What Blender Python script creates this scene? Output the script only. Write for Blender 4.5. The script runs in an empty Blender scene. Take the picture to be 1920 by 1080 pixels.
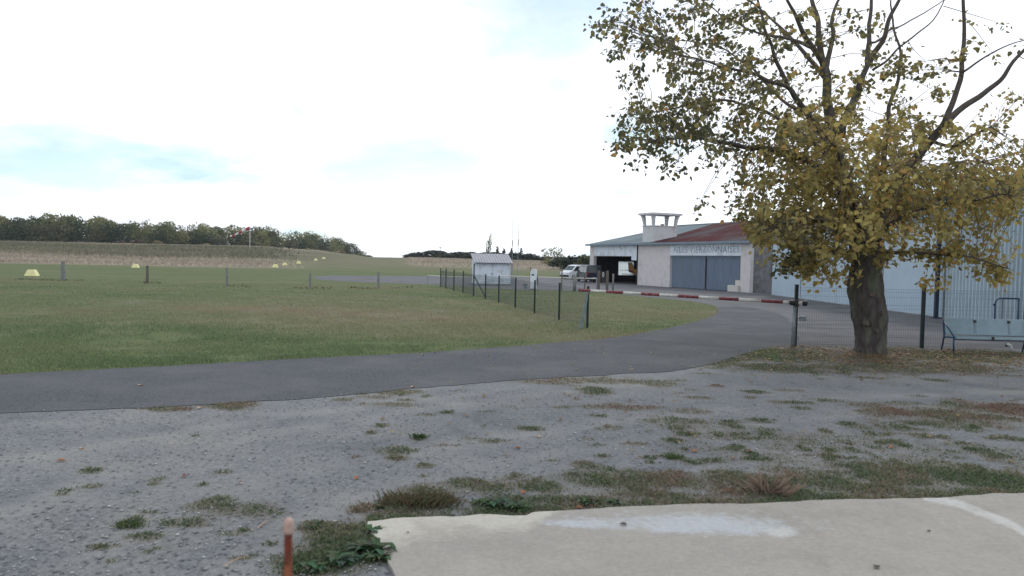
import bpy, math, random
import numpy as np
from mathutils import Vector, Matrix, noise as mnoise
from mathutils.geometry import delaunay_2d_cdt

rad = math.radians
random.seed(11)
RNG = np.random.default_rng(7)
SC = bpy.context.scene
COL = SC.collection

# ------------------------------------------------------------------ camera
F = 1400.0                      # focal length in photo pixels (1920 wide)
CAM_H = 2.3
PITCH = rad(2.15)
ROLL = rad(1.2)
cam_data = bpy.data.cameras.new('camera')
cam = bpy.data.objects.new('camera', cam_data)
COL.objects.link(cam)
CM = Matrix.Translation((0, 0, CAM_H)) @ Matrix.Rotation(rad(90) - PITCH, 4, 'X') @ Matrix.Rotation(ROLL, 4, 'Z')
cam.matrix_world = CM
cam_data.sensor_width = 36.0
cam_data.lens = 36.0 * F / 1920.0
cam_data.clip_start = 0.05
cam_data.clip_end = 9000
cam_data.dof.use_dof = True
cam_data.dof.focus_distance = 22.0
cam_data.dof.aperture_fstop = 2.5
SC.camera = cam

# ------------------------------------------------------------------ sky, sun, exposure
SUN_AZ, SUN_EL = rad(24), rad(33)
world = bpy.data.worlds.new('World')
SC.world = world
world.use_nodes = True
wt = world.node_tree
wt.nodes.clear()
def wn(t, **kw):
    n = wt.nodes.new(t)
    for k, v in kw.items(): setattr(n, k, v)
    return n
WL = wt.links.new
sky = wn('ShaderNodeTexSky', sky_type='NISHITA', sun_disc=False, sun_elevation=SUN_EL, sun_rotation=SUN_AZ)
sky.air_density = 1.0; sky.dust_density = 0.2; sky.ozone_density = 1.0
bg_sky = wn('ShaderNodeBackground'); bg_sky.inputs['Strength'].default_value = 0.15
WL(sky.outputs[0], bg_sky.inputs['Color'])
tc = wn('ShaderNodeTexCoord')
sep = wn('ShaderNodeSeparateXYZ'); WL(tc.outputs['Generated'], sep.inputs[0])
zp = wn('ShaderNodeMath', operation='ADD'); WL(sep.outputs['Z'], zp.inputs[0]); zp.inputs[1].default_value = 0.22
zm = wn('ShaderNodeMath', operation='MAXIMUM'); WL(zp.outputs[0], zm.inputs[0]); zm.inputs[1].default_value = 0.05
dx = wn('ShaderNodeMath', operation='DIVIDE'); WL(sep.outputs['X'], dx.inputs[0]); WL(zm.outputs[0], dx.inputs[1])
dy = wn('ShaderNodeMath', operation='DIVIDE'); WL(sep.outputs['Y'], dy.inputs[0]); WL(zm.outputs[0], dy.inputs[1])
cmb = wn('ShaderNodeCombineXYZ'); WL(dx.outputs[0], cmb.inputs['X']); WL(dy.outputs[0], cmb.inputs['Y'])
cmb.inputs['Z'].default_value = 5.21
nz = wn('ShaderNodeTexNoise'); nz.inputs['Scale'].default_value = 0.75; nz.inputs['Detail'].default_value = 7; nz.inputs['Roughness'].default_value = 0.52
WL(cmb.outputs[0], nz.inputs['Vector'])
rmp = wn('ShaderNodeValToRGB')
rmp.color_ramp.elements[0].position = 0.36; rmp.color_ramp.elements[0].color = (0, 0, 0, 1)
rmp.color_ramp.elements[1].position = 0.50; rmp.color_ramp.elements[1].color = (1, 1, 1, 1)
WL(nz.outputs['Fac'], rmp.inputs[0])
nz2 = wn('ShaderNodeTexNoise'); nz2.inputs['Scale'].default_value = 1.25; nz2.inputs['Detail'].default_value = 6; nz2.inputs['Roughness'].default_value = 0.55
cmb2 = wn('ShaderNodeCombineXYZ'); WL(dx.outputs[0], cmb2.inputs['X']); WL(dy.outputs[0], cmb2.inputs['Y']); cmb2.inputs['Z'].default_value = 5.01
WL(cmb2.outputs[0], nz2.inputs['Vector'])
rmp2 = wn('ShaderNodeValToRGB')
rmp2.color_ramp.elements[0].position = 0.34; rmp2.color_ramp.elements[0].color = (0.70, 0.93, 1.04, 1)
rmp2.color_ramp.elements[1].position = 0.455; rmp2.color_ramp.elements[1].color = (1.20, 1.25, 1.34, 1)
WL(nz2.outputs['Fac'], rmp2.inputs[0])
bg_cloud = wn('ShaderNodeBackground'); bg_cloud.inputs['Strength'].default_value = 1.0
WL(rmp2.outputs['Color'], bg_cloud.inputs['Color'])
mixs = wn('ShaderNodeMixShader')
hzr = wn('ShaderNodeMapRange'); hzr.inputs['From Min'].default_value = .015; hzr.inputs['From Max'].default_value = .06; hzr.inputs['To Min'].default_value = 1.0; hzr.inputs['To Max'].default_value = 0.0
WL(sep.outputs['Z'], hzr.inputs['Value'])
mxm = wn('ShaderNodeMath', operation='MAXIMUM'); WL(rmp.outputs['Color'], mxm.inputs[0]); WL(hzr.outputs[0], mxm.inputs[1])
WL(mxm.outputs[0], mixs.inputs['Fac']); WL(bg_sky.outputs[0], mixs.inputs[1]); WL(bg_cloud.outputs[0], mixs.inputs[2])
wout = wn('ShaderNodeOutputWorld'); WL(mixs.outputs[0], wout.inputs['Surface'])

sun_d = bpy.data.lights.new('sun', 'SUN')
sun_d.energy = 1.3; sun_d.angle = rad(10); sun_d.color = (1.0, 0.95, 0.87)
sun = bpy.data.objects.new('sun', sun_d); COL.objects.link(sun)
sdir = Vector((math.sin(SUN_AZ) * math.cos(SUN_EL), math.cos(SUN_AZ) * math.cos(SUN_EL), math.sin(SUN_EL)))
sun.rotation_euler = sdir.to_track_quat('Z', 'Y').to_euler()
sun.location = (0, 0, 60)

vs = SC.view_settings
vs.view_transform = 'Standard'; vs.look = 'None'; vs.exposure = 0.0; vs.gamma = 1.0; vs.use_curve_mapping = False
SC.cycles.use_denoising = True
SC.cycles.max_bounces = 6; SC.cycles.transparent_max_bounces = 8
SC.cycles.caustics_reflective = False; SC.cycles.caustics_refractive = False

# ------------------------------------------------------------------ pixel <-> world
CM3 = CM.to_3x3(); CMI = CM.inverted()
def ray(px, py):
    return (CM3 @ Vector(((px - 960) / F, -(py - 540) / F, -1.0))).normalized()
def G(px, py, z=0.0):
    r = ray(px, py); t = (z - CAM_H) / r.z
    return Vector((r.x * t, r.y * t, z))
def AT(px, py, Y):
    r = ray(px, py); t = Y / r.y
    return Vector((r.x * t, Y, CAM_H + r.z * t))
def PJ(p):
    q = CMI @ Vector(p)
    return (960 + F * q.x / -q.z, 540 - F * q.y / -q.z)
def ss(a, b, x):
    t = np.clip((np.asarray(x, float) - a) / (b - a), 0, 1); return t * t * (3 - 2 * t)
AX = [-900, 0, 300, 480, 600, 660, 700, 770, 900, 1100, 1500, 3000]
AZ = [5.3, 5.3, 5.3, 5.3, 4.5, 3.1, 2.0, 2.3, 2.0, 1.9, 1.9, 1.9]
def TZ(x, y):
    x = np.asarray(x, float); y = np.asarray(y, float)
    pxa = 960 + F * x / np.maximum(y, 1.0)
    return np.interp(pxa, AX, AZ) * ss(125, 300, y)
def TP(px, Y):                     # point on the terrain at image column px, distance Y
    x = (px - 960) / F * Y
    return Vector((x, Y, float(TZ(x, Y))))
def HZ(px): return 487.5 + (px - 960) * math.tan(ROLL)

# ------------------------------------------------------------------ helpers
def tag(o, label=None, cat=None, group=None, kind=None):
    if label: o['label'] = label
    if cat: o['category'] = cat
    if group: o['group'] = group
    if kind: o['kind'] = kind
    return o
def empty(name, loc, rz=0.0, label=None, cat=None, group=None):
    o = bpy.data.objects.new(name, None); COL.objects.link(o)
    o.location = loc; o.rotation_euler = (0, 0, rz); o.empty_display_size = 0.2
    return tag(o, label, cat, group)
def link(name, me, parent=None):
    o = bpy.data.objects.new(name, me); COL.objects.link(o)
    if parent is not None: o.parent = parent
    return o
def copy_tree(o, parent=None):
    c = o.copy(); COL.objects.link(c); c.parent = parent
    for ch in o.children: copy_tree(ch, c)
    return c

class MB:
    def __init__(s): s.v = []; s.f = []
    def box(s, x0, x1, y0, y1, z0, z1, M=None):
        n = len(s.v)
        for x, y, z in ((x0,y0,z0),(x1,y0,z0),(x1,y1,z0),(x0,y1,z0),(x0,y0,z1),(x1,y0,z1),(x1,y1,z1),(x0,y1,z1)):
            p = Vector((x, y, z)); s.v.append(M @ p if M else p)
        s.f += [tuple(n + i for i in q) for q in ((0,3,2,1),(4,5,6,7),(0,1,5,4),(1,2,6,5),(2,3,7,6),(3,0,4,7))]
        return s
    def poly(s, pts):
        n = len(s.v); s.v += [Vector(p) for p in pts]; s.f.append(tuple(range(n, n + len(pts)))); return s
    def prism(s, pts, off):           # closed solid: polygon pts swept by off
        n = len(s.v); k = len(pts); off = Vector(off)
        s.v += [Vector(p) for p in pts] + [Vector(p) + off for p in pts]
        s.f.append(tuple(range(n + k - 1, n - 1, -1))); s.f.append(tuple(range(n + k, n + 2 * k)))
        for i in range(k):
            j = (i + 1) % k; s.f.append((n + i, n + j, n + k + j, n + k + i))
        return s
    def tube(s, pts, r, n=8, cap=True):
        pts = [Vector(p) for p in pts]
        rs = r if isinstance(r, (list, tuple)) else [r] * len(pts)
        base = len(s.v); up = None
        for i, p in enumerate(pts):
            d = (pts[min(i + 1, len(pts) - 1)] - pts[max(i - 1, 0)])
            d = d.normalized() if d.length > 1e-9 else Vector((0, 0, 1))
            if up is None: up = Vector((1, 0, 0)) if abs(d.x) < .8 else Vector((0, 1, 0))
            a = d.cross(up).normalized(); b = a.cross(d).normalized(); up = b
            for k in range(n):
                t = 2 * math.pi * k / n
                s.v.append(p + (a * math.cos(t) + b * math.sin(t)) * rs[i])
        for i in range(len(pts) - 1):
            for k in range(n):
                k2 = (k + 1) % n
                s.f.append((base + i*n + k, base + i*n + k2, base + (i+1)*n + k2, base + (i+1)*n + k))
        if cap:
            s.f.append(tuple(base + k for k in range(n - 1, -1, -1)))
            e = base + (len(pts) - 1) * n
            s.f.append(tuple(e + k for k in range(n)))
        return s
    def mesh(s, name, mat, smooth=False):
        me = bpy.data.meshes.new(name); me.from_pydata(s.v, [], s.f); me.materials.append(mat)
        me.validate()
        import bmesh
        bm = bmesh.new(); bm.from_mesh(me); bmesh.ops.recalc_face_normals(bm, faces=bm.faces); bm.to_mesh(me); bm.free()
        if smooth: me.polygons.foreach_set('use_smooth', [True] * len(me.polygons))
        return me
    def build(s, name, mat, parent=None, smooth=False, bevel=0):
        o = link(name, s.mesh(name, mat, smooth), parent)
        if bevel:
            m = o.modifiers.new('bevel', 'BEVEL'); m.width = bevel; m.segments = 2; m.limit_method = 'ANGLE'
        return o

def np_mesh(name, verts, tris, mat, col=None, nper=3, smooth=False):
    """verts (N,3), faces (M,nper) numpy, optional per-vertex colour (N,3)"""
    me = bpy.data.meshes.new(name)
    verts = np.ascontiguousarray(verts, dtype=np.float32); tris = np.ascontiguousarray(tris, dtype=np.int32)
    me.vertices.add(len(verts)); me.vertices.foreach_set('co', verts.ravel())
    me.loops.add(tris.size); me.loops.foreach_set('vertex_index', tris.ravel())
    me.polygons.add(len(tris)); me.polygons.foreach_set('loop_start', np.arange(0, tris.size, nper, dtype=np.int32))
    me.update(calc_edges=True)
    if smooth: me.polygons.foreach_set('use_smooth', np.ones(len(tris), dtype=bool))
    if col is not None:
        a = me.attributes.new('Col', 'FLOAT_COLOR', 'POINT')
        c = np.ones((len(verts), 4), dtype=np.float32); c[:, :3] = col
        a.data.foreach_set('color', c.ravel())
    me.materials.append(mat)
    return me

# ------------------------------------------------------------------ materials
def new_mat(name):
    m = bpy.data.materials.new(name); m.use_nodes = True
    t = m.node_tree; t.nodes.clear()
    o = t.nodes.new('ShaderNodeOutputMaterial'); b = t.nodes.new('ShaderNodeBsdfPrincipled')
    t.links.new(b.outputs[0], o.inputs['Surface'])
    return m, t, b, o
def mat(name, c0, c1=None, scale=4.0, rough=0.8, metal=0.0, spec=0.3, bump=0.0, bscale=None, stretch=None, lo=.35, hi=.65, detail=6, c2=None, s2=1.0, a2=0.0, lo2=.5, hi2=.62):
    m, t, b, o = new_mat(name)
    L = t.links.new
    b.inputs['Roughness'].default_value = rough; b.inputs['Metallic'].default_value = metal
    b.inputs['Specular IOR Level'].default_value = spec
    if c1 is None: c1 = tuple(x * .82 for x in c0)
    tcn = t.nodes.new('ShaderNodeTexCoord'); mp = t.nodes.new('ShaderNodeMapping')
    L(tcn.outputs['Object'], mp.inputs['Vector'])
    if stretch: mp.inputs['Scale'].default_value = stretch
    n = t.nodes.new('ShaderNodeTexNoise'); n.inputs['Scale'].default_value = scale; n.inputs['Detail'].default_value = detail; n.inputs['Roughness'].default_value = .6
    L(mp.outputs[0], n.inputs['Vector'])
    r = t.nodes.new('ShaderNodeValToRGB'); r.color_ramp.elements[0].position = lo; r.color_ramp.elements[1].position = hi
    r.color_ramp.elements[0].color = (*c0, 1); r.color_ramp.elements[1].color = (*c1, 1)
    L(n.outputs['Fac'], r.inputs[0])
    out = r.outputs['Color']
    if c2 is not None:
        n2 = t.nodes.new('ShaderNodeTexNoise'); n2.inputs['Scale'].default_value = s2; n2.inputs['Detail'].default_value = 8; n2.inputs['Roughness'].default_value = .65
        L(mp.outputs[0], n2.inputs['Vector'])
        r2 = t.nodes.new('ShaderNodeMapRange'); r2.inputs['From Min'].default_value = lo2; r2.inputs['From Max'].default_value = hi2; r2.inputs['To Max'].default_value = a2
        L(n2.outputs['Fac'], r2.inputs['Value'])
        mx = t.nodes.new('ShaderNodeMix'); mx.data_type = 'RGBA'
        L(r2.outputs[0], mx.inputs['Factor']); L(out, mx.inputs['A']); mx.inputs['B'].default_value = (*c2, 1)
        out = mx.outputs['Result']
    L(out, b.inputs['Base Color'])
    if bump:
        nb = t.nodes.new('ShaderNodeTexNoise'); nb.inputs['Scale'].default_value = bscale or scale * 4; nb.inputs['Detail'].default_value = 5
        L(mp.outputs[0], nb.inputs['Vector'])
        bp = t.nodes.new('ShaderNodeBump'); bp.inputs['Strength'].default_value = bump; bp.inputs['Distance'].default_value = .02
        L(nb.outputs['Fac'], bp.inputs['Height']); L(bp.outputs[0], b.inputs['Normal'])
    return m
def leaf_mat(name, trans=0.4, rough=.6):
    m, t, b, o = new_mat(name)
    L = t.links.new
    at = t.nodes.new('ShaderNodeAttribute'); at.attribute_name = 'Col'
    L(at.outputs['Color'], b.inputs['Base Color']); b.inputs['Roughness'].default_value = rough; b.inputs['Specular IOR Level'].default_value = .2
    tr = t.nodes.new('ShaderNodeBsdfTranslucent'); L(at.outputs['Color'], tr.inputs['Color'])
    mx = t.nodes.new('ShaderNodeMixShader'); mx.inputs[0].default_value = trans
    L(b.outputs[0], mx.inputs[1]); L(tr.outputs[0], mx.inputs[2]); L(mx.outputs[0], o.inputs['Surface'])
    return m

M = {}
M['post'] = mat('dark_green_post', (.012,.022,.026), (.022,.034,.038), 8, .5)
M['wire'] = mat('green_wire', (.06,.085,.085), (.08,.10,.10), 8, .5)
M['galv'] = mat('galvanised_steel', (.30,.33,.35), (.20,.23,.25), 12, .5, .3)
M['paleslab'] = mat('weathered_pale_metal', (.23,.29,.29), (.14,.19,.19), 9, .7)
M['red'] = mat('faded_red_paint', (.20,.030,.038), (.13,.022,.03), 14, .55, c2=(.35,.2,.18), s2=9, a2=.6)
M['white'] = mat('dirty_white_paint', (.66,.64,.60), (.48,.46,.42), 12, .6, c2=(.2,.19,.17), s2=7, a2=.6, lo2=.55, hi2=.7)
M['black'] = mat('black_plastic', (.015,.015,.017), (.03,.03,.03), 12, .5)
M['bark'] = mat('grey_bark', (.045,.038,.034), (.105,.092,.085), 5, .95, bump=1.0, bscale=14, stretch=(1.2,1.2,.45), c2=(.13,.16,.10), s2=2.2, a2=.5)
M['twig'] = mat('twig_bark', (.075,.062,.052), (.12,.10,.085), 9, .9)
M['leaf'] = leaf_mat('autumn_leaf', .5)
M['blade'] = leaf_mat('grass_blade', .45)
M['far_leaf'] = leaf_mat('far_foliage', .12, .95)
M['render'] = mat('stained_render', (.63,.60,.59), (.56,.53,.525), 1.6, .95, bump=.2, bscale=30, c2=(.25,.23,.215), s2=.8, a2=.6, lo2=.58, hi2=.74)
M['block'] = mat('grey_blockwork', (.27,.265,.27), (.21,.205,.21), 1.4, .95, bump=.3, bscale=20, c2=(.11,.10,.10), s2=.7, a2=.6)
M['lintel'] = mat('whitish_fascia_board', (.72,.77,.82), (.64,.69,.74), 2, .7, c2=(.36,.38,.40), s2=.9, a2=.5)
M['door_blue'] = mat('blue_grey_door', (.155,.20,.265), (.13,.17,.23), 1.3, .6, stretch=(1,1,.3), c2=(.15,.18,.2), s2=.7, a2=.5)
M['roof_grey'] = mat('grey_fibre_cement', (.17,.21,.225), (.13,.16,.175), .6, 1.0, spec=.05, stretch=(1,.25,1), c2=(.24,.27,.28), s2=.5, a2=.5)
M['roof_red'] = mat('weathered_red_roof', (.085,.022,.025), (.055,.022,.024), .5, 1.0, spec=.03, stretch=(1,.3,1), c2=(.085,.085,.088), s2=.35, a2=.85, lo2=.47, hi2=.62)
M['tower'] = mat('tower_render', (.60,.60,.60), (.52,.52,.525), 1.5, .95, c2=(.22,.2,.19), s2=.9, a2=.6, lo2=.55, hi2=.7)
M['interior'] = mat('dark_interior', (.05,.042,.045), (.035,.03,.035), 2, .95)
M['letters'] = mat('faded_blue_letters', (.20,.24,.30), (.42,.46,.50), 1.3, .8, lo=.42, hi=.62)
M['whitemetal'] = mat('white_cladding', (.47,.56,.62), (.42,.51,.57), .7, .45, stretch=(1,1,.4), c2=(.42,.47,.49), s2=.5, a2=.5)
M['whitedoor'] = mat('white_sliding_door', (.44,.54,.62), (.40,.50,.58), .5, .5, c2=(.36,.44,.50), s2=.4, a2=.5)
M['navy'] = mat('navy_steel', (.012,.022,.05), (.02,.035,.07), 6, .5)
M['blue'] = mat('blue_painted_tube', (.02,.05,.12), (.03,.07,.15), 8, .45)
M['bluegrey'] = mat('blue_grey_trim', (.22,.28,.33), (.17,.22,.27), 3, .6)
M['mint'] = mat('pale_mint_panel', (.25,.34,.38), (.22,.30,.34), 5, .55, c2=(.20,.25,.25), s2=3, a2=.5)
M['shedwhite'] = mat('white_shed_panel', (.66,.72,.78), (.60,.66,.72), 1.2, .7, c2=(.38,.4,.4), s2=1.4, a2=.6)
M['shedroof'] = mat('pale_corrugated_roof', (.42,.42,.44), (.31,.31,.34), 3, .8)
M['wood'] = mat('weathered_wood', (.17,.145,.13), (.10,.088,.08), 6, .95, stretch=(3,3,.5), bump=.5)
M['lichen'] = mat('pale_weathered_post', (.26,.26,.25), (.15,.15,.145), 9, .95, bump=.4)
M['rust'] = mat('rusty_iron', (.16,.035,.018), (.09,.025,.015), 30, .9, bump=.5, bscale=90, c2=(.28,.10,.05), s2=18, a2=.8)
M['pinkcap'] = mat('worn_pink_cap', (.50,.36,.31), (.38,.24,.2), 40, .8)
M['yellow'] = mat('yellow_marker', (.74,.70,.36), (.66,.62,.30), 3, .6)
M['glass'] = mat('dark_glass', (.02,.028,.03), (.03,.038,.04), 1, .08, spec=.6)
M['carwhite'] = mat('white_car_paint', (.70,.72,.73), (.66,.68,.69), 2, .3, spec=.5)
M['cardark'] = mat('dark_blue_car_paint', (.012,.018,.035), (.018,.024,.045), 2, .28, spec=.5)
M['tyre'] = mat('tyre_rubber', (.015,.015,.015), (.025,.025,.025), 10, .9)
M['rim'] = mat('grey_wheel_rim', (.25,.25,.26), (.2,.2,.2), 10, .4, .6)
M['lamp_red'] = mat('red_lamp_glass', (.25,.01,.01), (.2,.01,.01), 5, .3)
M['lamp_clear'] = mat('clear_lamp_glass', (.6,.62,.63), (.5,.52,.53), 5, .2)
M['plane_yellow'] = mat('ochre_aircraft_paint', (.40,.20,.05), (.32,.15,.04), 2, .45)
M['plane_white'] = mat('cream_aircraft_paint', (.55,.53,.48), (.5,.48,.43), 2, .45)
M['sockred'] = mat('faded_red_cloth', (.42,.06,.07), (.34,.05,.06), 3, .9)
M['sockwhite'] = mat('white_cloth', (.70,.68,.66), (.6,.58,.56), 3, .9)
M['whitepole'] = mat('white_painted_pole', (.62,.62,.62), (.5,.5,.5), 3, .6)
M['stone'] = mat('gravel_stone', (.17,.17,.175), (.42,.42,.42), 25, .95, lo=.3, hi=.75)
def glass_sheet():
    m, t, b, o = new_mat('translucent_corrugated_sheet')
    tr = t.nodes.new('ShaderNodeBsdfTranslucent'); tr.inputs['Color'].default_value = (.80, .88, .90, 1)
    b.inputs['Base Color'].default_value = (.6, .66, .68, 1); b.inputs['Roughness'].default_value = .5
    mx = t.nodes.new('ShaderNodeMixShader'); mx.inputs[0].default_value = .8
    t.links.new(b.outputs[0], mx.inputs[1]); t.links.new(tr.outputs[0], mx.inputs[2]); t.links.new(mx.outputs[0], o.inputs['Surface'])
    return m
M['sheet'] = glass_sheet()

# ground material: three kinds of cover, weights in the vertex attribute
def ground_mat():
    m, t, b, o = new_mat('grass_ground')
    L = t.links.new
    b.inputs['Roughness'].default_value = 1.0; b.inputs['Specular IOR Level'].default_value = .05
    tcn = t.nodes.new('ShaderNodeTexCoord')
    def noise(scale, detail=6, stretch=None, rough=.6):
        mp = t.nodes.new('ShaderNodeMapping'); L(tcn.outputs['Object'], mp.inputs['Vector'])
        if stretch: mp.inputs['Scale'].default_value = stretch
        n = t.nodes.new('ShaderNodeTexNoise'); n.inputs['Scale'].default_value = scale; n.inputs['Detail'].default_value = detail; n.inputs['Roughness'].default_value = rough
        L(mp.outputs[0], n.inputs['Vector']); return n.outputs['Fac']
    def ramp(f, stops):
        r = t.nodes.new('ShaderNodeValToRGB')
        while len(r.color_ramp.elements) < len(stops): r.color_ramp.elements.new(.5)
        for e, (p, c) in zip(r.color_ramp.elements, stops): e.position = p; e.color = (*c, 1)
        L(f, r.inputs[0]); return r.outputs['Color']
    def mix(f, a, c, blend='MIX'):
        x = t.nodes.new('ShaderNodeMix'); x.data_type = 'RGBA'; x.blend_type = blend
        if isinstance(f, float): x.inputs['Factor'].default_value = f
        else: L(f, x.inputs['Factor'])
        L(a, x.inputs['A']); L(c, x.inputs['B']); return x.outputs['Result']
    at = t.nodes.new('ShaderNodeAttribute'); at.attribute_name = 'Col'
    sp = t.nodes.new('ShaderNodeSeparateColor'); L(at.outputs['Color'], sp.inputs[0])
    green = ramp(noise(.9, 8), [(.3, (.082,.110,.050)), (.5, (.108,.134,.062)), (.72, (.138,.150,.078))])
    dry = ramp(noise(1.3, 8), [(.3, (.145,.135,.088)), (.6, (.185,.165,.115)), (.8, (.175,.14,.105))])
    patch = t.nodes.new('ShaderNodeMath'); patch.operation = 'ADD'
    L(noise(.16, 10, (.45, 1, 1), .7), patch.inputs[0]); L(sp.outputs['Blue'], patch.inputs[1])
    pr = t.nodes.new('ShaderNodeMapRange'); pr.inputs['From Min'].default_value = .40; pr.inputs['From Max'].default_value = .70
    L(patch.outputs[0], pr.inputs['Value'])
    lawn = mix(pr.outputs[0], green, dry)
    meadow = ramp(noise(.08, 9, (.35, 1, 1)), [(.3, (.20,.17,.125)), (.5, (.28,.24,.185)), (.7, (.22,.19,.135))])
    scrub = ramp(noise(.1, 9, (.3, 1, 1), .7), [(.3, (.065,.075,.045)), (.5, (.105,.105,.068)), (.68, (.19,.16,.115))])
    c = mix(sp.outputs['Red'], lawn, meadow)
    c = mix(sp.outputs['Green'], c, scrub)
    L(c, b.inputs['Base Color'])
    bp = t.nodes.new('ShaderNodeBump'); bp.inputs['Strength'].default_value = .7; bp.inputs['Distance'].default_value = .05
    L(noise(9, 5), bp.inputs['Height']); L(bp.outputs[0], b.inputs['Normal'])
    return m
M['ground'] = ground_mat()

def gravel_mat():
    m, t, b, o = new_mat('grey_gravel')
    L = t.links.new
    b.inputs['Roughness'].default_value = .95; b.inputs['Specular IOR Level'].default_value = .15
    tcn = t.nodes.new('ShaderNodeTexCoord')
    def nz(scale, detail=5, rough=.6):
        n = t.nodes.new('ShaderNodeTexNoise'); n.inputs['Scale'].default_value = scale; n.inputs['Detail'].default_value = detail; n.inputs['Roughness'].default_value = rough
        L(tcn.outputs['Object'], n.inputs['Vector']); return n.outputs['Fac']
    def ramp(f, stops):
        r = t.nodes.new('ShaderNodeValToRGB')
        while len(r.color_ramp.elements) < len(stops): r.color_ramp.elements.new(.5)
        for e, (p, c) in zip(r.color_ramp.elements, stops): e.position = p; e.color = (*c, 1)
        L(f, r.inputs[0]); return r.outputs['Color']
    v = t.nodes.new('ShaderNodeTexVoronoi'); v.inputs['Scale'].default_value = 34; L(tcn.outputs['Object'], v.inputs['Vector'])
    stones = ramp(v.outputs['Color'], [(.15, (.165,.168,.175)), (.5, (.190,.193,.199)), (.85, (.220,.222,.226))])
    big = ramp(nz(.8, 10, .70), [(.28, (.60,.62,.64)), (.45, (.86,.87,.88)), (.55, (.97,.97,.96)), (.72, (1.12,1.10,1.08))])
    mul = t.nodes.new('ShaderNodeMix'); mul.data_type = 'RGBA'; mul.blend_type = 'MULTIPLY'; mul.inputs['Factor'].default_value = 1
    dm = t.nodes.new('ShaderNodeMix'); dm.data_type = 'RGBA'
    dmr = t.nodes.new('ShaderNodeMapRange'); dmr.inputs['From Min'].default_value = .45; dmr.inputs['From Max'].default_value = .68; dmr.inputs['To Max'].default_value = .6; L(nz(.4, 9, .66), dmr.inputs['Value'])
    L(dmr.outputs[0], dm.inputs['Factor']); L(stones, dm.inputs['A']); dm.inputs['B'].default_value = (.215,.205,.19,1)
    fine = ramp(nz(16, 4, .7), [(.3, (.80,.80,.81)), (.5, (1,1,1)), (.7, (1.2,1.2,1.19))])
    ml0 = t.nodes.new('ShaderNodeMix'); ml0.data_type = 'RGBA'; ml0.blend_type = 'MULTIPLY'; ml0.inputs['Factor'].default_value = 1
    L(dm.outputs['Result'], ml0.inputs['A']); L(fine, ml0.inputs['B'])
    at0 = t.nodes.new('ShaderNodeAttribute'); at0.attribute_name = 'Col'
    sp0 = t.nodes.new('ShaderNodeSeparateColor'); L(at0.outputs['Color'], sp0.inputs[0])
    trk = t.nodes.new('ShaderNodeMix'); trk.data_type = 'RGBA'; L(sp0.outputs['Blue'], trk.inputs['Factor']); L(ml0.outputs['Result'], trk.inputs['A']); trk.inputs['B'].default_value = (.245,.24,.232,1)
    L(trk.outputs['Result'], mul.inputs['A']); L(big, mul.inputs['B'])
    at = t.nodes.new('ShaderNodeAttribute'); at.attribute_name = 'Col'
    sp = t.nodes.new('ShaderNodeSeparateColor'); L(at.outputs['Color'], sp.inputs[0])
    soil = ramp(nz(7, 7), [(.3, (.105,.093,.078)), (.5, (.15,.13,.108)), (.7, (.13,.132,.096))])
    # ragged edge of the plant cover
    ad = t.nodes.new('ShaderNodeMath'); ad.operation = 'ADD'; L(sp.outputs['Red'], ad.inputs[0])
    sb = t.nodes.new('ShaderNodeMath'); sb.operation = 'MULTIPLY_ADD'; L(nz(5, 8, .7), sb.inputs[0]); sb.inputs[1].default_value = 1.3; sb.inputs[2].default_value = -.65
    L(sb.outputs[0], ad.inputs[1])
    mr = t.nodes.new('ShaderNodeMapRange'); mr.inputs['From Min'].default_value = .10; mr.inputs['From Max'].default_value = .60; mr.inputs['To Max'].default_value = .8
    L(ad.outputs[0], mr.inputs['Value'])
    mx = t.nodes.new('ShaderNodeMix'); mx.data_type = 'RGBA'; L(mr.outputs[0], mx.inputs['Factor']); L(mul.outputs['Result'], mx.inputs['A']); L(soil, mx.inputs['B'])
    L(mx.outputs['Result'], b.inputs['Base Color'])
    bp = t.nodes.new('ShaderNodeBump'); bp.inputs['Strength'].default_value = .45; bp.inputs['Distance'].default_value = .012
    L(v.outputs['Distance'], bp.inputs['Height']); L(bp.outputs[0], b.inputs['Normal'])
    return m
M['gravel'] = gravel_mat()
M['asphalt'] = mat('old_asphalt', (.060,.065,.074), (.118,.121,.129), 24, .95, spec=.12, bump=.9, bscale=45, c2=(.132,.132,.136), s2=.5, a2=.7, lo2=.44, hi2=.66)
M['apron'] = mat('worn_apron', (.145,.143,.15), (.115,.114,.122), .5, .95, bump=.3, bscale=40, spec=.12, c2=(.10,.098,.105), s2=.25, a2=.6, lo2=.5, hi2=.65)
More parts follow.
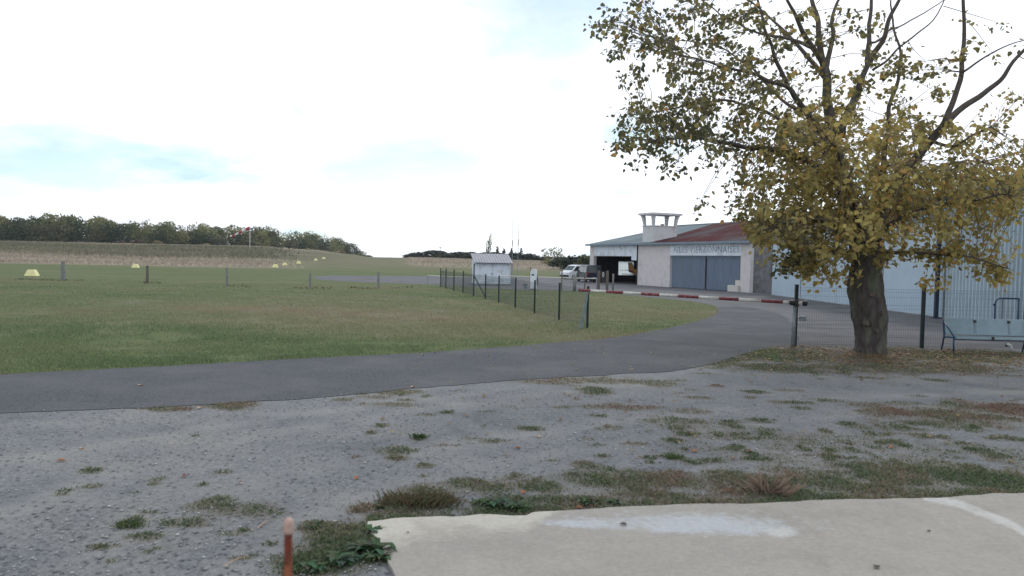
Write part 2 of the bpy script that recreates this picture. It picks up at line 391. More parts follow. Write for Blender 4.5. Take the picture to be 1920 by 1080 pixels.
def pad_mat():
    m, t, b, o = new_mat('cream_concrete')
    L = t.links.new
    b.inputs['Roughness'].default_value = .85; b.inputs['Specular IOR Level'].default_value = .2
    tcn = t.nodes.new('ShaderNodeTexCoord')
    def nz(scale, detail=6, rough=.6):
        n = t.nodes.new('ShaderNodeTexNoise'); n.inputs['Scale'].default_value = scale; n.inputs['Detail'].default_value = detail; n.inputs['Roughness'].default_value = rough
        L(tcn.outputs['Object'], n.inputs['Vector']); return n.outputs['Fac']
    r = t.nodes.new('ShaderNodeValToRGB'); r.color_ramp.elements[0].position = .3; r.color_ramp.elements[1].position = .7
    r.color_ramp.elements[0].color = (.345,.318,.282,1); r.color_ramp.elements[1].color = (.275,.258,.235,1)
    L(nz(1.6, 11, .78), r.inputs[0])
    at = t.nodes.new('ShaderNodeAttribute'); at.attribute_name = 'Col'
    sp = t.nodes.new('ShaderNodeSeparateColor'); L(at.outputs['Color'], sp.inputs[0])
    def layer(prev, w, colr, ns, amp):
        ad = t.nodes.new('ShaderNodeMath'); ad.operation = 'MULTIPLY_ADD'; L(nz(ns, 8, .7), ad.inputs[0]); ad.inputs[1].default_value = amp; ad.inputs[2].default_value = -amp * .5
        sm = t.nodes.new('ShaderNodeMath'); sm.operation = 'ADD'; L(w, sm.inputs[0]); L(ad.outputs[0], sm.inputs[1])
        mr = t.nodes.new('ShaderNodeMapRange'); mr.inputs['From Min'].default_value = .28; mr.inputs['From Max'].default_value = .80; L(sm.outputs[0], mr.inputs['Value'])
        mx = t.nodes.new('ShaderNodeMix'); mx.data_type = 'RGBA'; L(mr.outputs[0], mx.inputs['Factor']); L(prev, mx.inputs['A']); mx.inputs['B'].default_value = (*colr, 1)
        return mx.outputs['Result']
    gr = t.nodes.new('ShaderNodeValToRGB'); gr.color_ramp.elements[0].position = .3; gr.color_ramp.elements[1].position = .7
    gr.color_ramp.elements[0].color = (.84,.83,.81,1); gr.color_ramp.elements[1].color = (1.14,1.14,1.14,1); L(nz(22, 8, .8), gr.inputs[0])
    gm = t.nodes.new('ShaderNodeMix'); gm.data_type = 'RGBA'; gm.blend_type = 'MULTIPLY'; gm.inputs['Factor'].default_value = 1
    c = layer(r.outputs['Color'], sp.outputs['Red'], (.455,.425,.37), 5, .9)
    c = layer(c, sp.outputs['Green'], (.40,.408,.42), 10, 1.9)
    c = layer(c, sp.outputs['Blue'], (.45,.44,.42), 9, 1.1)
    st2 = t.nodes.new('ShaderNodeMapRange'); st2.inputs['From Min'].default_value = .52; st2.inputs['From Max'].default_value = .72; st2.inputs['To Max'].default_value = .55; L(nz(1.1, 9, .7), st2.inputs['Value'])
    sm2 = t.nodes.new('ShaderNodeMix'); sm2.data_type = 'RGBA'; L(st2.outputs[0], sm2.inputs['Factor']); L(c, sm2.inputs['A']); sm2.inputs['B'].default_value = (.23,.20,.17,1)
    L(sm2.outputs['Result'], gm.inputs['A']); L(gr.outputs['Color'], gm.inputs['B'])
    L(gm.outputs['Result'], b.inputs['Base Color'])
    bp = t.nodes.new('ShaderNodeBump'); bp.inputs['Strength'].default_value = .4; bp.inputs['Distance'].default_value = .01
    L(nz(40, 5), bp.inputs['Height']); L(bp.outputs[0], b.inputs['Normal'])
    return m
M['pad'] = pad_mat()

# ------------------------------------------------------------------ small noise tools (numpy)
def vnoise(x, y, s, seed=0):
    """smooth value noise 0..1"""
    x = np.asarray(x, float) * s + seed * 17.3; y = np.asarray(y, float) * s + seed * 9.1
    xi = np.floor(x).astype(np.int64); yi = np.floor(y).astype(np.int64); fx = x - xi; fy = y - yi
    fx = fx*fx*(3-2*fx); fy = fy*fy*(3-2*fy)
    def h(a, b):
        n = (a * 374761393 + b * 668265263 + seed * 974711) & 0x7fffffff
        n = (n ^ (n >> 13)) * 1274126177 & 0x7fffffff
        return ((n ^ (n >> 16)) & 0xffff) / 65535.0
    return (h(xi,yi)*(1-fx)+h(xi+1,yi)*fx)*(1-fy) + (h(xi,yi+1)*(1-fx)+h(xi+1,yi+1)*fx)*fy
def fbm(x, y, s, seed=0, o=4):
    r = 0; a = .5
    for k in range(o): r = r + a * vnoise(x, y, s * 2**k, seed + k); a *= .5
    return r / (1 - .5**o)
def inpoly(x, y, P):
    x = np.asarray(x); y = np.asarray(y); r = np.zeros(x.shape, bool); n = len(P)
    for i in range(n):
        x0, y0 = P[i][0], P[i][1]; x1, y1 = P[(i+1) % n][0], P[(i+1) % n][1]
        c = (y0 > y) != (y1 > y)
        with np.errstate(divide='ignore', invalid='ignore'):
            r ^= c & (x < (x1 - x0) * (y - y0) / (y1 - y0 if y1 != y0 else 1e-9) + x0)
    return r
def resample(P, step, jit=0, seed=1):
    out = []
    n = len(P)
    for i in range(n):
        a = Vector(P[i][:2]); b = Vector(P[(i+1) % n][:2]); L = (b - a).length; k = max(1, min(600, int(L / step)))
        nr = Vector((-(b-a).y, (b-a).x)).normalized() if L > 1e-6 else Vector((0, 0))
        for j in range(k):
            p = a.lerp(b, j / k)
            if jit:
                d = float(fbm(p.x, p.y, .6 / max(jit, .02) * .12, seed, 4)) - .5
                d2 = float(fbm(p.x, p.y, 4.5, seed + 5, 3)) - .5
                p = p + nr * (d * 2 * jit + d2 * 1.1 * jit)
            out.append((p.x, p.y))
    return out
def smooth_line(pts, n=5):          # Catmull-Rom through 2-D or 3-D points
    pts = [Vector(p) for p in pts]; out = []
    for i in range(len(pts) - 1):
        p0 = pts[max(i-1, 0)]; p1 = pts[i]; p2 = pts[i+1]; p3 = pts[min(i+2, len(pts)-1)]
        for j in range(n):
            t = j / n
            out.append(.5 * ((2*p1) + (p2-p0)*t + (2*p0-5*p1+4*p2-p3)*t*t + (3*p1-p0-3*p2+p3)*t**3))
    out.append(pts[-1]); return out
def sheet(name, P, z, material, kind='structure', inner=None, thick=0.0, colfun=None):
    vs2 = [Vector(p[:2]) for p in P]; n = len(vs2)
    if inner: vs2 += [Vector(p) for p in inner]
    r = delaunay_2d_cdt(vs2, [(i, (i+1) % n) for i in range(n)], [list(range(n))], 1, 1e-5)
    V = np.array([(v.x, v.y, z) for v in r[0]]); T = np.array([f[:3] for f in r[2]])
    me = bpy.data.meshes.new(name)
    ov, of = [tuple(v) for v in V], [tuple(f) for f in T]
    if thick:
        b0 = len(ov); ov += [(p[0], p[1], z - thick) for p in P]; ov += [(p[0], p[1], z) for p in P]
        for i in range(n):
            j = (i+1) % n; of.append((b0+i, b0+j, b0+n+j, b0+n+i))
    me.from_pydata(ov, [], of); me.materials.append(material)
    if colfun is not None:
        A = np.array(ov); c = np.ones((len(A), 4), np.float32); c[:, :3] = colfun(A[:, 0], A[:, 1])
        me.attributes.new('Col', 'FLOAT_COLOR', 'POINT').data.foreach_set('color', c.ravel())
    import bmesh
    bm = bmesh.new(); bm.from_mesh(me); bmesh.ops.recalc_face_normals(bm, faces=bm.faces); bm.to_mesh(me); bm.free()
    if me.polygons and me.polygons[0].normal.z < 0: me.flip_normals()
    o = link(name, me); tag(o, kind=kind); return o

# ================================================================== GROUND
xs = np.sinh(np.linspace(-6.2, 6.2, 261)) / np.sinh(6.2) * 1900
ys = np.concatenate([np.linspace(-40, 20, 31), 20 + (np.expm1(np.linspace(0, 6.0, 240)) / np.expm1(6.0)) * 3500 + .01])
GX, GY = np.meshgrid(xs, ys)
GZ = TZ(GX, GY) + np.where(GY > 120, (fbm(GX, GY, .02, 5) - .5) * .5 * ss(120, 200, GY), 0)
pxa = 960 + F * GX / np.maximum(GY, 1)
nn = fbm(GX, GY, .03, 3) - .5
# boundaries: mown grass ends, then pale meadow, scrub, pale meadow again
leftw = ss(620, 430, pxa)
mead_l = ss(118, 135, GY + nn * 30) * leftw
scrub_l = ss(165, 190, GY + nn * 40) * (1 - ss(255, 285, GY + nn * 50)) * ss(700, 520, pxa)
mead_r = ss(150, 190, GY + nn * 40) * ss(745, 800, pxa)
red = np.clip(mead_l + mead_r + ss(640, 560, pxa) * ss(230, 260, GY + nn * 40), 0, 1)
grn = np.clip(scrub_l * .85 + ss(640, 700, pxa) * 0, 0, 1)
# dry patch in the near lawn
blu = .16 * np.exp(-(((GX + 4) / 9)**2 + ((GY - 31) / 9)**2)) - .14 * np.exp(-((GY - 16.5) / 4.5)**2) - .06 * ss(50, 70, GY) * (1 - ss(110, 130, GY)) + .14 * ss(120, 190, GY) * (.4 + fbm(GX, GY, .02, 9))
idx = np.arange(GX.size).reshape(GX.shape)
quads = np.stack([idx[:-1,:-1], idx[:-1,1:], idx[1:,1:], idx[1:,:-1]], -1).reshape(-1, 4)
me = np_mesh('ground', np.stack([GX, GY, GZ], -1).reshape(-1, 3), quads, M['ground'], np.stack([red, grn, blu], -1).reshape(-1, 3), 4, True)
tag(link('ground', me), kind='structure')

# road -------------------------------------------------------------
near_px = [(0,775),(150,770),(300,764),(500,752),(640,742),(800,728),(1000,712),(1150,703),(1250,697),(1330,684),(1395,664),(1440,653),(1489,649)]
far_px = [(1380,574),(1345,577),(1346,584),(1335,593),(1300,605),(1240,619),(1150,634),(1060,641),(1000,646),(800,662),(600,672),(300,687),(0,703)]
near_w = [G(*p).to_2d() for p in near_px]; far_w = [G(*p).to_2d() for p in far_px]
near_w = smooth_line(near_w, 4); far_w = smooth_line(far_w, 4)
a = near_w[0]; near_w = [Vector((-60, a.y + 1.2)), Vector((-30, a.y + .3))] + near_w
a = far_w[-1]; far_w = far_w + [Vector((-30, a.y + .6)), Vector((-60, a.y + 1.6))]
in_road = [G(*p_).to_2d() for p_ in ((1500,632),(1492,612),(1478,598),(1450,586),(1415,578))]
ROAD = [tuple(p) for p in near_w + in_road + far_w]
ROAD_J = resample(ROAD, .07, .13, 3)
sheet('road', ROAD_J, .012, M['asphalt'])
# apron ------------------------------------------------------------
ap_near = [(1340,574),(1300,566),(1200,556),(1080,546),(960,543),(880,538),(830,534.5),(700,530),(600,525)]
APRON = [tuple(G(p[0], p[1]).to_2d()) for p in [(1500,649.5),(1732,652)]] + [(26, 21.4), (26, 60), (40, 100), (16, 110), (8.2, 92.5)] + \
        [tuple(G(p[0], p[1]).to_2d()) for p in [(1060,521),(960,519.5),(830,518),(620,516.5),(585,519)]] + \
        [tuple(p) for p in smooth_line([G(*p).to_2d() for p in ap_near], 3)[::-1]] + \
        [tuple(G(p[0], p[1]).to_2d()) for p in [(1350,580),(1400,600)]]
AP_J = resample(APRON, .25, .1, 8)
sheet('apron', AP_J, .007, M['apron'])

# gravel yard with plant cover mask -----------------------------------
PATCH = [  # photo column, row, half width, half height, strength, brownness
 (1350,680,60,12,.9,.3),(1430,668,70,14,1,.2),(1520,665,90,13,1,.5),(1640,672,90,14,1,.9),(1760,668,110,14,1,.6),(1880,668,90,14,1,.6),(1460,690,130,10,.9,.3),(1650,690,120,10,.9,.6),(1800,690,110,12,.75,.6),
 (1780,778,150,13,.85,.9),(1880,770,90,16,.95,.9),(1730,795,90,10,.7,.5),(1850,795,70,8,.6,.7),
 (1300,805,60,18,.55,.2),(1400,815,90,18,.6,.15),(1500,830,100,22,.6,.2),(1620,830,110,18,.55,.2),(1740,845,100,20,.6,.2),(1860,850,90,24,.65,.1),(1350,850,90,20,.5,.2),(1480,865,90,16,.6,.3),(1680,865,90,16,.6,.2),
 (1000,915,110,18,.75,.5),(1130,905,90,16,.8,.5),(1260,905,110,22,.9,.6),(1400,905,110,25,1,.6),(1540,900,100,25,1,.5),(1680,895,110,24,.95,.5),(1820,890,110,24,.95,.3),(1220,930,140,14,1,.7),(1450,925,140,14,1,.8),(1650,918,130,14,1,.5),(1850,905,110,18,1,.3),(1030,940,110,14,.95,.3),(940,945,60,14,1,.15),
 (785,938,52,24,1,.7),(700,955,40,12,.9,.8),(730,960,60,7,.8,.9),(850,955,45,8,.6,.6),(880,906,40,11,.75,.4),(965,894,26,9,.8,.2),(1095,873,26,7,.7,.3),
 (650,1030,85,48,1,.4),(600,1060,90,30,1,.35),(690,990,35,16,.8,.6),(640,995,60,14,.6,.7),
 (400,945,40,12,.65,.3),(480,958,60,18,.55,.3),(245,985,26,9,.85,.05),(330,982,45,9,.65,.2),(270,1008,40,9,.6,.1),(590,990,28,10,.8,.2),
 (785,821,13,5,1,.0),(745,843,38,8,.7,.2),(370,817,11,4,.8,.1),(310,768,50,4,.8,.8),(435,760,40,7,.8,.6),(640,750,28,4,.7,.6),(745,735,40,6,.7,.8),(840,775,16,3,.9,0),(735,758,60,4,.55,.7),(700,745,50,4,.5,.6),
 (1030,717,60,5,.6,.7),(1110,714,110,5,.6,.6),(1118,733,30,7,.8,.3),(1240,720,40,6,.6,.4),(1175,765,75,5,.65,.8),(1290,771,40,5,.5,.6),(1260,795,40,11,.6,.4),(1262,857,22,9,.8,.1),(930,827,36,4,.55,.5),(1300,745,40,4,.6,.5),(1550,752,30,4,.7,.4),(1620,760,50,5,.6,.7),(1700,757,60,4,.5,.7)]
rp = random.Random(3)
PATCH = [(a, b, c, d, (st if not (1230 < a < 1930 and 800 <= b <= 870) else st * .62), f) for (a, b, c, d, st, f) in PATCH]
for _ in range(95):
    px_, py_ = rp.uniform(1210, 1930), rp.uniform(785, 885); PATCH.append((px_, py_, rp.uniform(9, 34), rp.uniform(2.5, 6.5), rp.uniform(.55, 1), rp.uniform(0, .5)))
for _ in range(40):
    px_, py_ = rp.uniform(640, 1300), rp.uniform(735, 900); PATCH.append((px_, py_, rp.uniform(6, 26), rp.uniform(1.5, 4.5), rp.uniform(.4, .85), rp.uniform(.1, .8)))
for _ in range(26):
    px_, py_ = rp.uniform(80, 640), rp.uniform(880, 1060); PATCH.append((px_, py_, rp.uniform(8, 26), rp.uniform(2, 6), rp.uniform(.4, .8), rp.uniform(.1, .6)))
for _ in range(30):
    px_ = rp.uniform(1000, 1920); PATCH.append((px_, rp.uniform(700, 775), rp.uniform(8, 34), rp.uniform(1.2, 3.2), rp.uniform(.4, .8), rp.uniform(.2, .9)))
PW = []
for (px, py, hw, hh, st, br) in PATCH:
    c = G(px, py); up = G(px, max(py - hh, 520)); dn = G(px, py + hh)
    PW.append((c.x, c.y, hw * c.y / F, max((up.y - dn.y) / 2, .05), st, br))
def veg(x, y):
    w = np.zeros(np.shape(x)); br = np.zeros(np.shape(x)); ws = np.zeros(np.shape(x)) + 1e-6
    n = fbm(x, y, 1.6, 21, 4) - .5; n2 = fbm(x * .8, y * 1.1, 4.2, 33, 3) - .5
    for (cx, cy, rx, ry, st, b) in PW:
        d = np.sqrt(((x - cx) / rx)**2 + ((y - cy) / ry)**2) + n * 1.1 + n2 * 1.3
        g = np.clip(st * 1.15, 0, 1) * np.clip(1.45 - d, 0, 1)
        w = np.maximum(w, g); br += g * b; ws += g
    # fringe hugging the pad edge
    PE = np.array([G(p[0], p[1], .035)[:2] for p in [(690,978),(740,971),(850,968),(905,963),(985,966),(1000,961),(1100,955),(1200,950),(1300,945),(1400,944),(1500,940),(1640,935),(1760,932),(1920,924),(2050,918)]])
    de = y - np.interp(x, PE[:, 0], PE[:, 1]); pe = 960 + F * x / np.maximum(y, 1)
    on = np.interp(pe, [600, 680, 700, 840, 870, 900, 1920], [0, 0, 1, .8, .35, 1, 1])
    g = on * np.clip(1.25 - np.abs(de - .05) / .30 + n * .8 + n2 * .9, 0, 1) * .95 * (x > PE[0, 0] - .3)
    b = .35 + .5 * (fbm(x, y, .7, 12) > .5); w = np.maximum(w, g); br += g * b; ws += g
    return np.clip(w, 0, 1), np.clip(br / ws, 0, 1)
sx = np.arange(-16, 19.01, .09); sy = np.concatenate([np.arange(1.0, 8, .06), np.arange(8, 22.2, .1)])
SX, SY = np.meshgrid(sx, sy)
W, B = veg(SX, SY)
SZ = .004 + SX * 0
TRK_W = np.zeros(SX.shape)                      # worn wheel tracks
for track in ([(-60,1000),(100,930),(300,865),(560,805),(900,752),(1200,722)], [(-80,880),(150,845),(380,805),(640,768),(900,738)], [(120,1090),(260,1000),(480,915),(760,850),(1100,800),(1500,752),(1940,735)], [(420,1090),(560,985),(760,905),(1050,850),(1400,800),(1700,765),(1960,755)]):
    TL = [p_.to_2d() for p_ in smooth_line([G(*q_) for q_ in track], 8)]
    dmin = np.full(SX.shape, 9.0)
    for a_, b_ in zip(TL[:-1], TL[1:]):
        ex, ey = b_.x - a_.x, b_.y - a_.y; L2 = ex*ex + ey*ey + 1e-9
        tt_ = np.clip(((SX - a_.x)*ex + (SY - a_.y)*ey) / L2, 0, 1)
        dmin = np.minimum(dmin, np.hypot(SX - a_.x - tt_*ex, SY - a_.y - tt_*ey))
    TRK_W = np.maximum(TRK_W, np.exp(-(dmin / .22)**2) * (.35 + .5 * fbm(SX, SY, .8, 44)))
keep_poly = [(-16, 1), (19, 1), (19, 22.0), (8, 22.0)] + [(p[0], p[1] + .8) for p in reversed([tuple(q) for q in near_w]) if -16 < p[0] < 8] + [(-16, 12.5)]
idx = np.arange(SX.size).reshape(SX.shape)
q = np.stack([idx[:-1,:-1], idx[:-1,1:], idx[1:,1:], idx[1:,:-1]], -1).reshape(-1, 4)
cx = SX.ravel()[q].mean(1); cy = SY.ravel()[q].mean(1)
q = q[inpoly(cx, cy, keep_poly)]
me = np_mesh('gravel_yard', np.stack([SX, SY, SZ], -1).reshape(-1, 3), q, M['gravel'], np.stack([W, B, TRK_W * 1.0], -1).reshape(-1, 3), 4)
tag(link('gravel_yard', me), kind='structure')

# concrete pad ---------------------------------------------------------
pad_px = [(690,978),(740,971),(850,968),(905,963),(985,966),(1000,961),(1100,955),(1200,950),(1300,945),(1400,944),(1500,940),(1640,935),(1760,932),(1920,924),(2050,918)]
PAD_TOP = .035
pw = [G(p[0], p[1], PAD_TOP).to_2d() for p in pad_px]
left_px = [(760,1120),(738,1075),(725,1050),(712,1015),(690,990)]
PAD = [tuple(p) for p in pw] + [(8, 1.2), (-.6, 1.2)] + [tuple(G(p[0], p[1], PAD_TOP).to_2d()) for p in left_px]
PAD_J = resample(PAD, .03, .045, 4)
def pad_cols(x, y):
    P = np.array([PJ((a, b, PAD_TOP)) for a, b in zip(x, y)])
    px, py = P[:, 0], P[:, 1]
    edge = np.interp(px, [p[0] for p in pad_px], [p[1] for p in pad_px])
    w1 = np.interp(px, [690, 800, 1000, 1050, 1300, 1920], [110, 60, 45, .5, .5, .5])
    r = np.clip(1.1 - (py - edge) / w1, 0, 1) * np.clip((1080 - px) / 60, 0, 1)
    g = np.exp(-(((px - 1320) / 190)**2 + ((py - 985 - (px - 1320) * .02) / 24)**2)) + .8 * np.exp(-(((px - 1080) / 70)**2 + ((py - 982) / 10)**2)) * 1.0 
    lin = np.interp(px, [1000, 1250, 1420, 1480, 1520], [980, 996, 1004, 1000, 1008]); g = g * np.clip((lin + 12 - py) / 12, 0, 1)
    b = np.clip(1.15 - np.abs(py - np.interp(px, [1740, 1800, 1850, 1890, 1960], [934, 945, 965, 980, 1020])) / 11, 0, 1) * (px > 1730) + np.clip(1.1 - np.sqrt(((px - 1465) / 45)**2 + ((py - 998) / 16)**2), 0, 1)
    return np.stack([r, g, b], -1)
inner = [(x, y) for x in np.arange(-1.6, 7.2, .06) for y in np.arange(4.9, 7.6, .05)]
ia = np.array(inner); inner = [tuple(p) for p in ia[inpoly(ia[:, 0], ia[:, 1], PAD)]]
sheet('concrete_pad', PAD_J, PAD_TOP, M['pad'], inner=inner, thick=.05, colfun=pad_cols)

# ================================================================== HANGAR WITH TOWER
hl = G(1105, 528); hr = G(1405, 549)
ud = (hr - hl); HLEN = ud.length; ang = math.atan2(ud.y, ud.x); ud.normalize(); dd = Vector((-ud.y, ud.x, 0))
def u_at(px, d=0.0):              # position along the front wall seen in photo column px, at depth d
    o = hl + dd * d; k = (px - 960) / F
    # use the true projection by bisection
    lo, hi = -30.0, 60.0
    for _ in range(50):
        m_ = (lo + hi) / 2
        if PJ(o + ud * m_ + Vector((0, 0, 1.5)))[0] < px: lo = m_
        else: hi = m_
    return lo
def d_at(px, u=0.0):
    lo, hi = -10.0, 60.0; o = hl + ud * u
    for _ in range(50):
        m_ = (lo + hi) / 2
        if PJ(o + dd * m_ + Vector((0, 0, 1.5)))[0] < px: lo = m_
        else: hi = m_
    return lo
EAVE, RIDGE, HD = 4.2, 6.75, 12.0
U1, U2, U3, U4 = u_at(1113), u_at(1195), u_at(1256), u_at(1388)
hangar = empty('hangar', hl, ang, 'long rendered hangar with grey and red roof and a small rooftop tower', 'hangar')
OPEN_H, DOOR_H = 2.95, 3.05
MB().box(0, U1, 0, .35, 0, EAVE).build('pier', M['render'], hangar)
MB().box(U2, U3, 0, .35, 0, EAVE).build('front_wall', M['render'], hangar)
MB().box(U4, HLEN, 0, .35, 0, EAVE).build('pier', M['render'], hangar)
MB().box(U1, U2, .02, .33, OPEN_H, EAVE).build('lintel', M['lintel'], hangar)
MB().box(U2 - 1.25, U2, .05, .30, OPEN_H - .42, OPEN_H).build('drop_panel', M['lintel'], hangar)
sb = MB().box(U3, U4, -.03, .30, DOOR_H, EAVE - .06).build('sign_board', M['lintel'], hangar)
MB().box(U2 - .06, U2 + .06, -.09, -.002, .05, EAVE - .02).build('downpipe', M['interior'], hangar)
# lettering
tcu = bpy.data.curves.new('lettering', 'FONT'); tcu.body = 'AILES VIERZONNAISES'; tcu.size = 1.0; tcu.extrude = .01; tcu.space_character = 1.12
to = bpy.data.objects.new('lettering_curve', tcu); COL.objects.link(to)
bpy.context.view_layer.update()
tm = bpy.data.meshes.new_from_object(to.evaluated_get(bpy.context.evaluated_depsgraph_get()))
bpy.data.objects.remove(to)
co = np.array([v.co for v in tm.vertices]); w_ = co[:, 0].max() - co[:, 0].min(); h_ = co[:, 1].max() - co[:, 1].min()
ul, ur = u_at(1262), u_at(1386)
for v in tm.vertices:
    x, y, z = v.co; v.co = (ul + (x - co[:, 0].min()) / w_ * (ur - ul), -.045 - z, EAVE - .88 + (y - co[:, 1].min()) / h_ * .58)
tm.materials.clear(); tm.materials.append(M['letters'])
import bmesh
def letters(tm):
    bm = bmesh.new(); bm.from_mesh(tm); bm.verts.ensure_lookup_table(); seen = set(); isl = []
    for v in bm.verts:
        if v.index in seen: continue
        st_, comp = [v], []
        seen.add(v.index)
        while st_:
            a_ = st_.pop(); comp.append(a_.index)
            for e_ in a_.link_edges:
                o2 = e_.other_vert(a_)
                if o2.index not in seen: seen.add(o2.index); st_.append(o2)
        isl.append(set(comp))
    out = []
    for comp in isl:
        xs_ = [bm.verts[i].co.x for i in comp]; out.append([min(xs_), max(xs_), comp])
    out.sort(key=lambda t: t[0]); mg = []
    for t in out:
        if mg and t[0] < mg[-1][1] - .02 and t[1] <= mg[-1][1] + .02: mg[-1][2] |= t[2]
        else: mg.append(t)
    for x0, x1, comp in mg:
        mp_ = {}; V_ = []; F_ = []
        for i in sorted(comp): mp_[i] = len(V_); V_.append(bm.verts[i].co.copy())
        for f in bm.faces:
            if f.verts[0].index in comp: F_.append([mp_[v.index] for v in f.verts])
        me_ = bpy.data.meshes.new('letter'); me_.from_pydata(V_, [], F_); me_.materials.append(M['letters']); link('letter', me_, sb)
    bm.free()
letters(tm)
# corrugated sliding door leaves
def corrugated(x0, x1, y, z0, z1, pitch, amp, name, mt, parent, axis='x'):
    n = max(2, int(round((x1 - x0) / pitch))); P = []
    for i in range(n):
        a = x0 + (x1 - x0) * i / n; s = (x1 - x0) / n
        P += [(a, y), (a + s * .55, y), (a + s * .65, y - amp), (a + s * .9, y - amp)]
    P.append((x1, y))
    b = MB()
    for (a, o_) in P:
        for z in (z0, z1): b.v.append(Vector((a, o_, z)) if axis == 'x' else Vector((o_, a, z)))
    for i in range(len(P) - 1): b.f.append((2*i, 2*i+2, 2*i+3, 2*i+1))
    me_ = bpy.data.meshes.new(name); me_.from_pydata(b.v, [], b.f); me_.materials.append(mt)
    return link(name, me_, parent)
um = u_at(1320)
for a, b in ((U3 + .02, um - .04), (um + .04, U4 - .02)):
    leaf = corrugated(a, b, .24, .04, DOOR_H - .02, .34, .035, 'door_leaf', M['door_blue'], hangar)
    MB().box(a, b, .25, .29, .03, DOOR_H - .01).build('door_backing', M['door_blue'], leaf)
    MB().box(a, b, .17, .2, DOOR_H - .16, DOOR_H - .03).build('top_rail', M['bluegrey'], leaf)
MB().box(um - .05, um + .05, .16, .3, .03, DOOR_H - .02).build('door_post', M['interior'], hangar)
# side and rear walls
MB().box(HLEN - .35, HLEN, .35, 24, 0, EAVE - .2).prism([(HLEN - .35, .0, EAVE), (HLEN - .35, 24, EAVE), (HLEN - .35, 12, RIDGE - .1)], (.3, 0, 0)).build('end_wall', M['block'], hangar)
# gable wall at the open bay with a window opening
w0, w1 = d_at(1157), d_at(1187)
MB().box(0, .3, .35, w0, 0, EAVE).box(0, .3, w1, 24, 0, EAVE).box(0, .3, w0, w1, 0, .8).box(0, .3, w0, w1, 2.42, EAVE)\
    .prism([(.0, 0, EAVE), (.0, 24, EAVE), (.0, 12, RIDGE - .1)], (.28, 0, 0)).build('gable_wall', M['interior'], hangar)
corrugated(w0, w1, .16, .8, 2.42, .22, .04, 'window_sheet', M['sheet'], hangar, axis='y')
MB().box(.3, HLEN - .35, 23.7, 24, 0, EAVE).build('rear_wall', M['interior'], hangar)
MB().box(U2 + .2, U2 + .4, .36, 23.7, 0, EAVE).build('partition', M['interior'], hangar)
# roof sheets
ub = u_at(1222, 0) ; ub2 = u_at(1335, 12)
def roof(name, ua, uae, ub_, ube, mt, dz=0):
    b = MB(); th = .08
    P = [(ua, -.35, EAVE - .02 + dz), (ub_, -.35, EAVE - .02 + dz), (ube, 12, RIDGE + dz), (uae, 12, RIDGE + dz)]
    b.prism(P, (0, 0, th)); return b.build(name, mt, hangar)
roof('roof_slope', -.35, -.35, ub - .02, ub2 - .02, M['roof_grey'])
roof('roof_slope', ub, ub2, HLEN + .3, HLEN + .3, M['roof_red'], .03)['label'] = 'weathered red roof slope above the lettered fascia'
MB().prism([(-.35, 24.35, EAVE - .02), (HLEN + .3, 24.35, EAVE - .02), (HLEN + .3, 12.02, RIDGE), (-.35, 12.02, RIDGE)], (0, 0, .08)).build('rear_roof_slope', M['roof_grey'], hangar)
MB().tube([(-.35, 12, RIDGE + .08), (HLEN + .3, 12, RIDGE + .1)], .12, 8).build('ridge_cap', M['roof_grey'], hangar)
MB().box(-.37, HLEN + .32, -.47, -.36, EAVE - .10, EAVE + .09).build('gutter', M['bluegrey'], hangar)
# tower
tu1 = u_at(1222, .35); 
tu0 = u_at(1203, .35); td = 3.3
td = max(2.2, min(4.5, d_at(1267, tu1) - .35))
TP0 = 6.0; TP1 = 7.15
tw = MB().box(tu0, tu1, .36, .36 + td, EAVE - .1, TP0).build('tower_block', M['tower'], hangar)
MB().box(tu0 - .06, tu1 + .06, .30, .42 + td, TP0, TP0 + .09).build('tower_parapet', M['tower'], hangar)
for cu in (0, 1):
    for cd in (0, 1):
        x = tu0 + .14 if cu == 0 else tu1 - .14; y = .50 if cd == 0 else .22 + td
        sx_ = -1 if cu == 0 else 1; sy_ = -1 if cd == 0 else 1
        b = MB(); n = 0
        for (z, w2, off) in ((TP0 + .07, .12, 0), (TP1 - .35, .15, .08), (TP1 + .01, .19, .16)):
            cxx, cyy = x + sx_ * off, y + sy_ * off
            for (ax, ay) in ((-1,-1),(1,-1),(1,1),(-1,1)): b.v.append(Vector((cxx + ax * w2, cyy + ay * w2, z)))
        for k in range(2):
            for i in range(4): b.f.append((k*4+i, k*4+(i+1)%4, k*4+4+(i+1)%4, k*4+4+i))
        b.f += [(3,2,1,0), (8,9,10,11)]
        b.build('tower_column', M['tower'], hangar)
sl = MB(); sl.v = [Vector(p) for p in [(tu0-.35,-.02,TP1),(tu1+.35,-.02,TP1),(tu1+.35,.74+td,TP1),(tu0-.35,.74+td,TP1),(tu0-.35,-.02,TP1+.19),(tu1+.35,-.02,TP1+.19),(tu1+.35,.74+td,TP1+.19),(tu0-.35,.74+td,TP1+.19),((tu0+tu1)/2,.36+td/2,TP1+.30)]]
sl.f = [(3,2,1,0),(0,1,5,4),(1,2,6,5),(2,3,7,6),(3,0,4,7),(4,5,8),(5,6,8),(6,7,8),(7,4,8)]
sl.build('tower_roof', M['tower'], hangar)
MB().tube([(tu0 + .9, .36 + td * .6, TP0), (tu0 + .9, .36 + td * .6, TP0 + .28)], .18, 10).build('tower_vent', M['interior'], hangar)

# white steps by the right-hand pier ----------------------------------------
sp_ = G(1388, 547.5)
st = empty('concrete_steps', sp_, ang, 'white stepped concrete block at the foot of the pier beside the blue-grey doors', 'steps')
MB().box(-1.0, .3, -.55, .25, 0, .55).build('lower_step', M['white'], st, bevel=.03)
MB().box(-.45, .55, -.2, .35, .552, .98).build('upper_step', M['white'], st, bevel=.03)

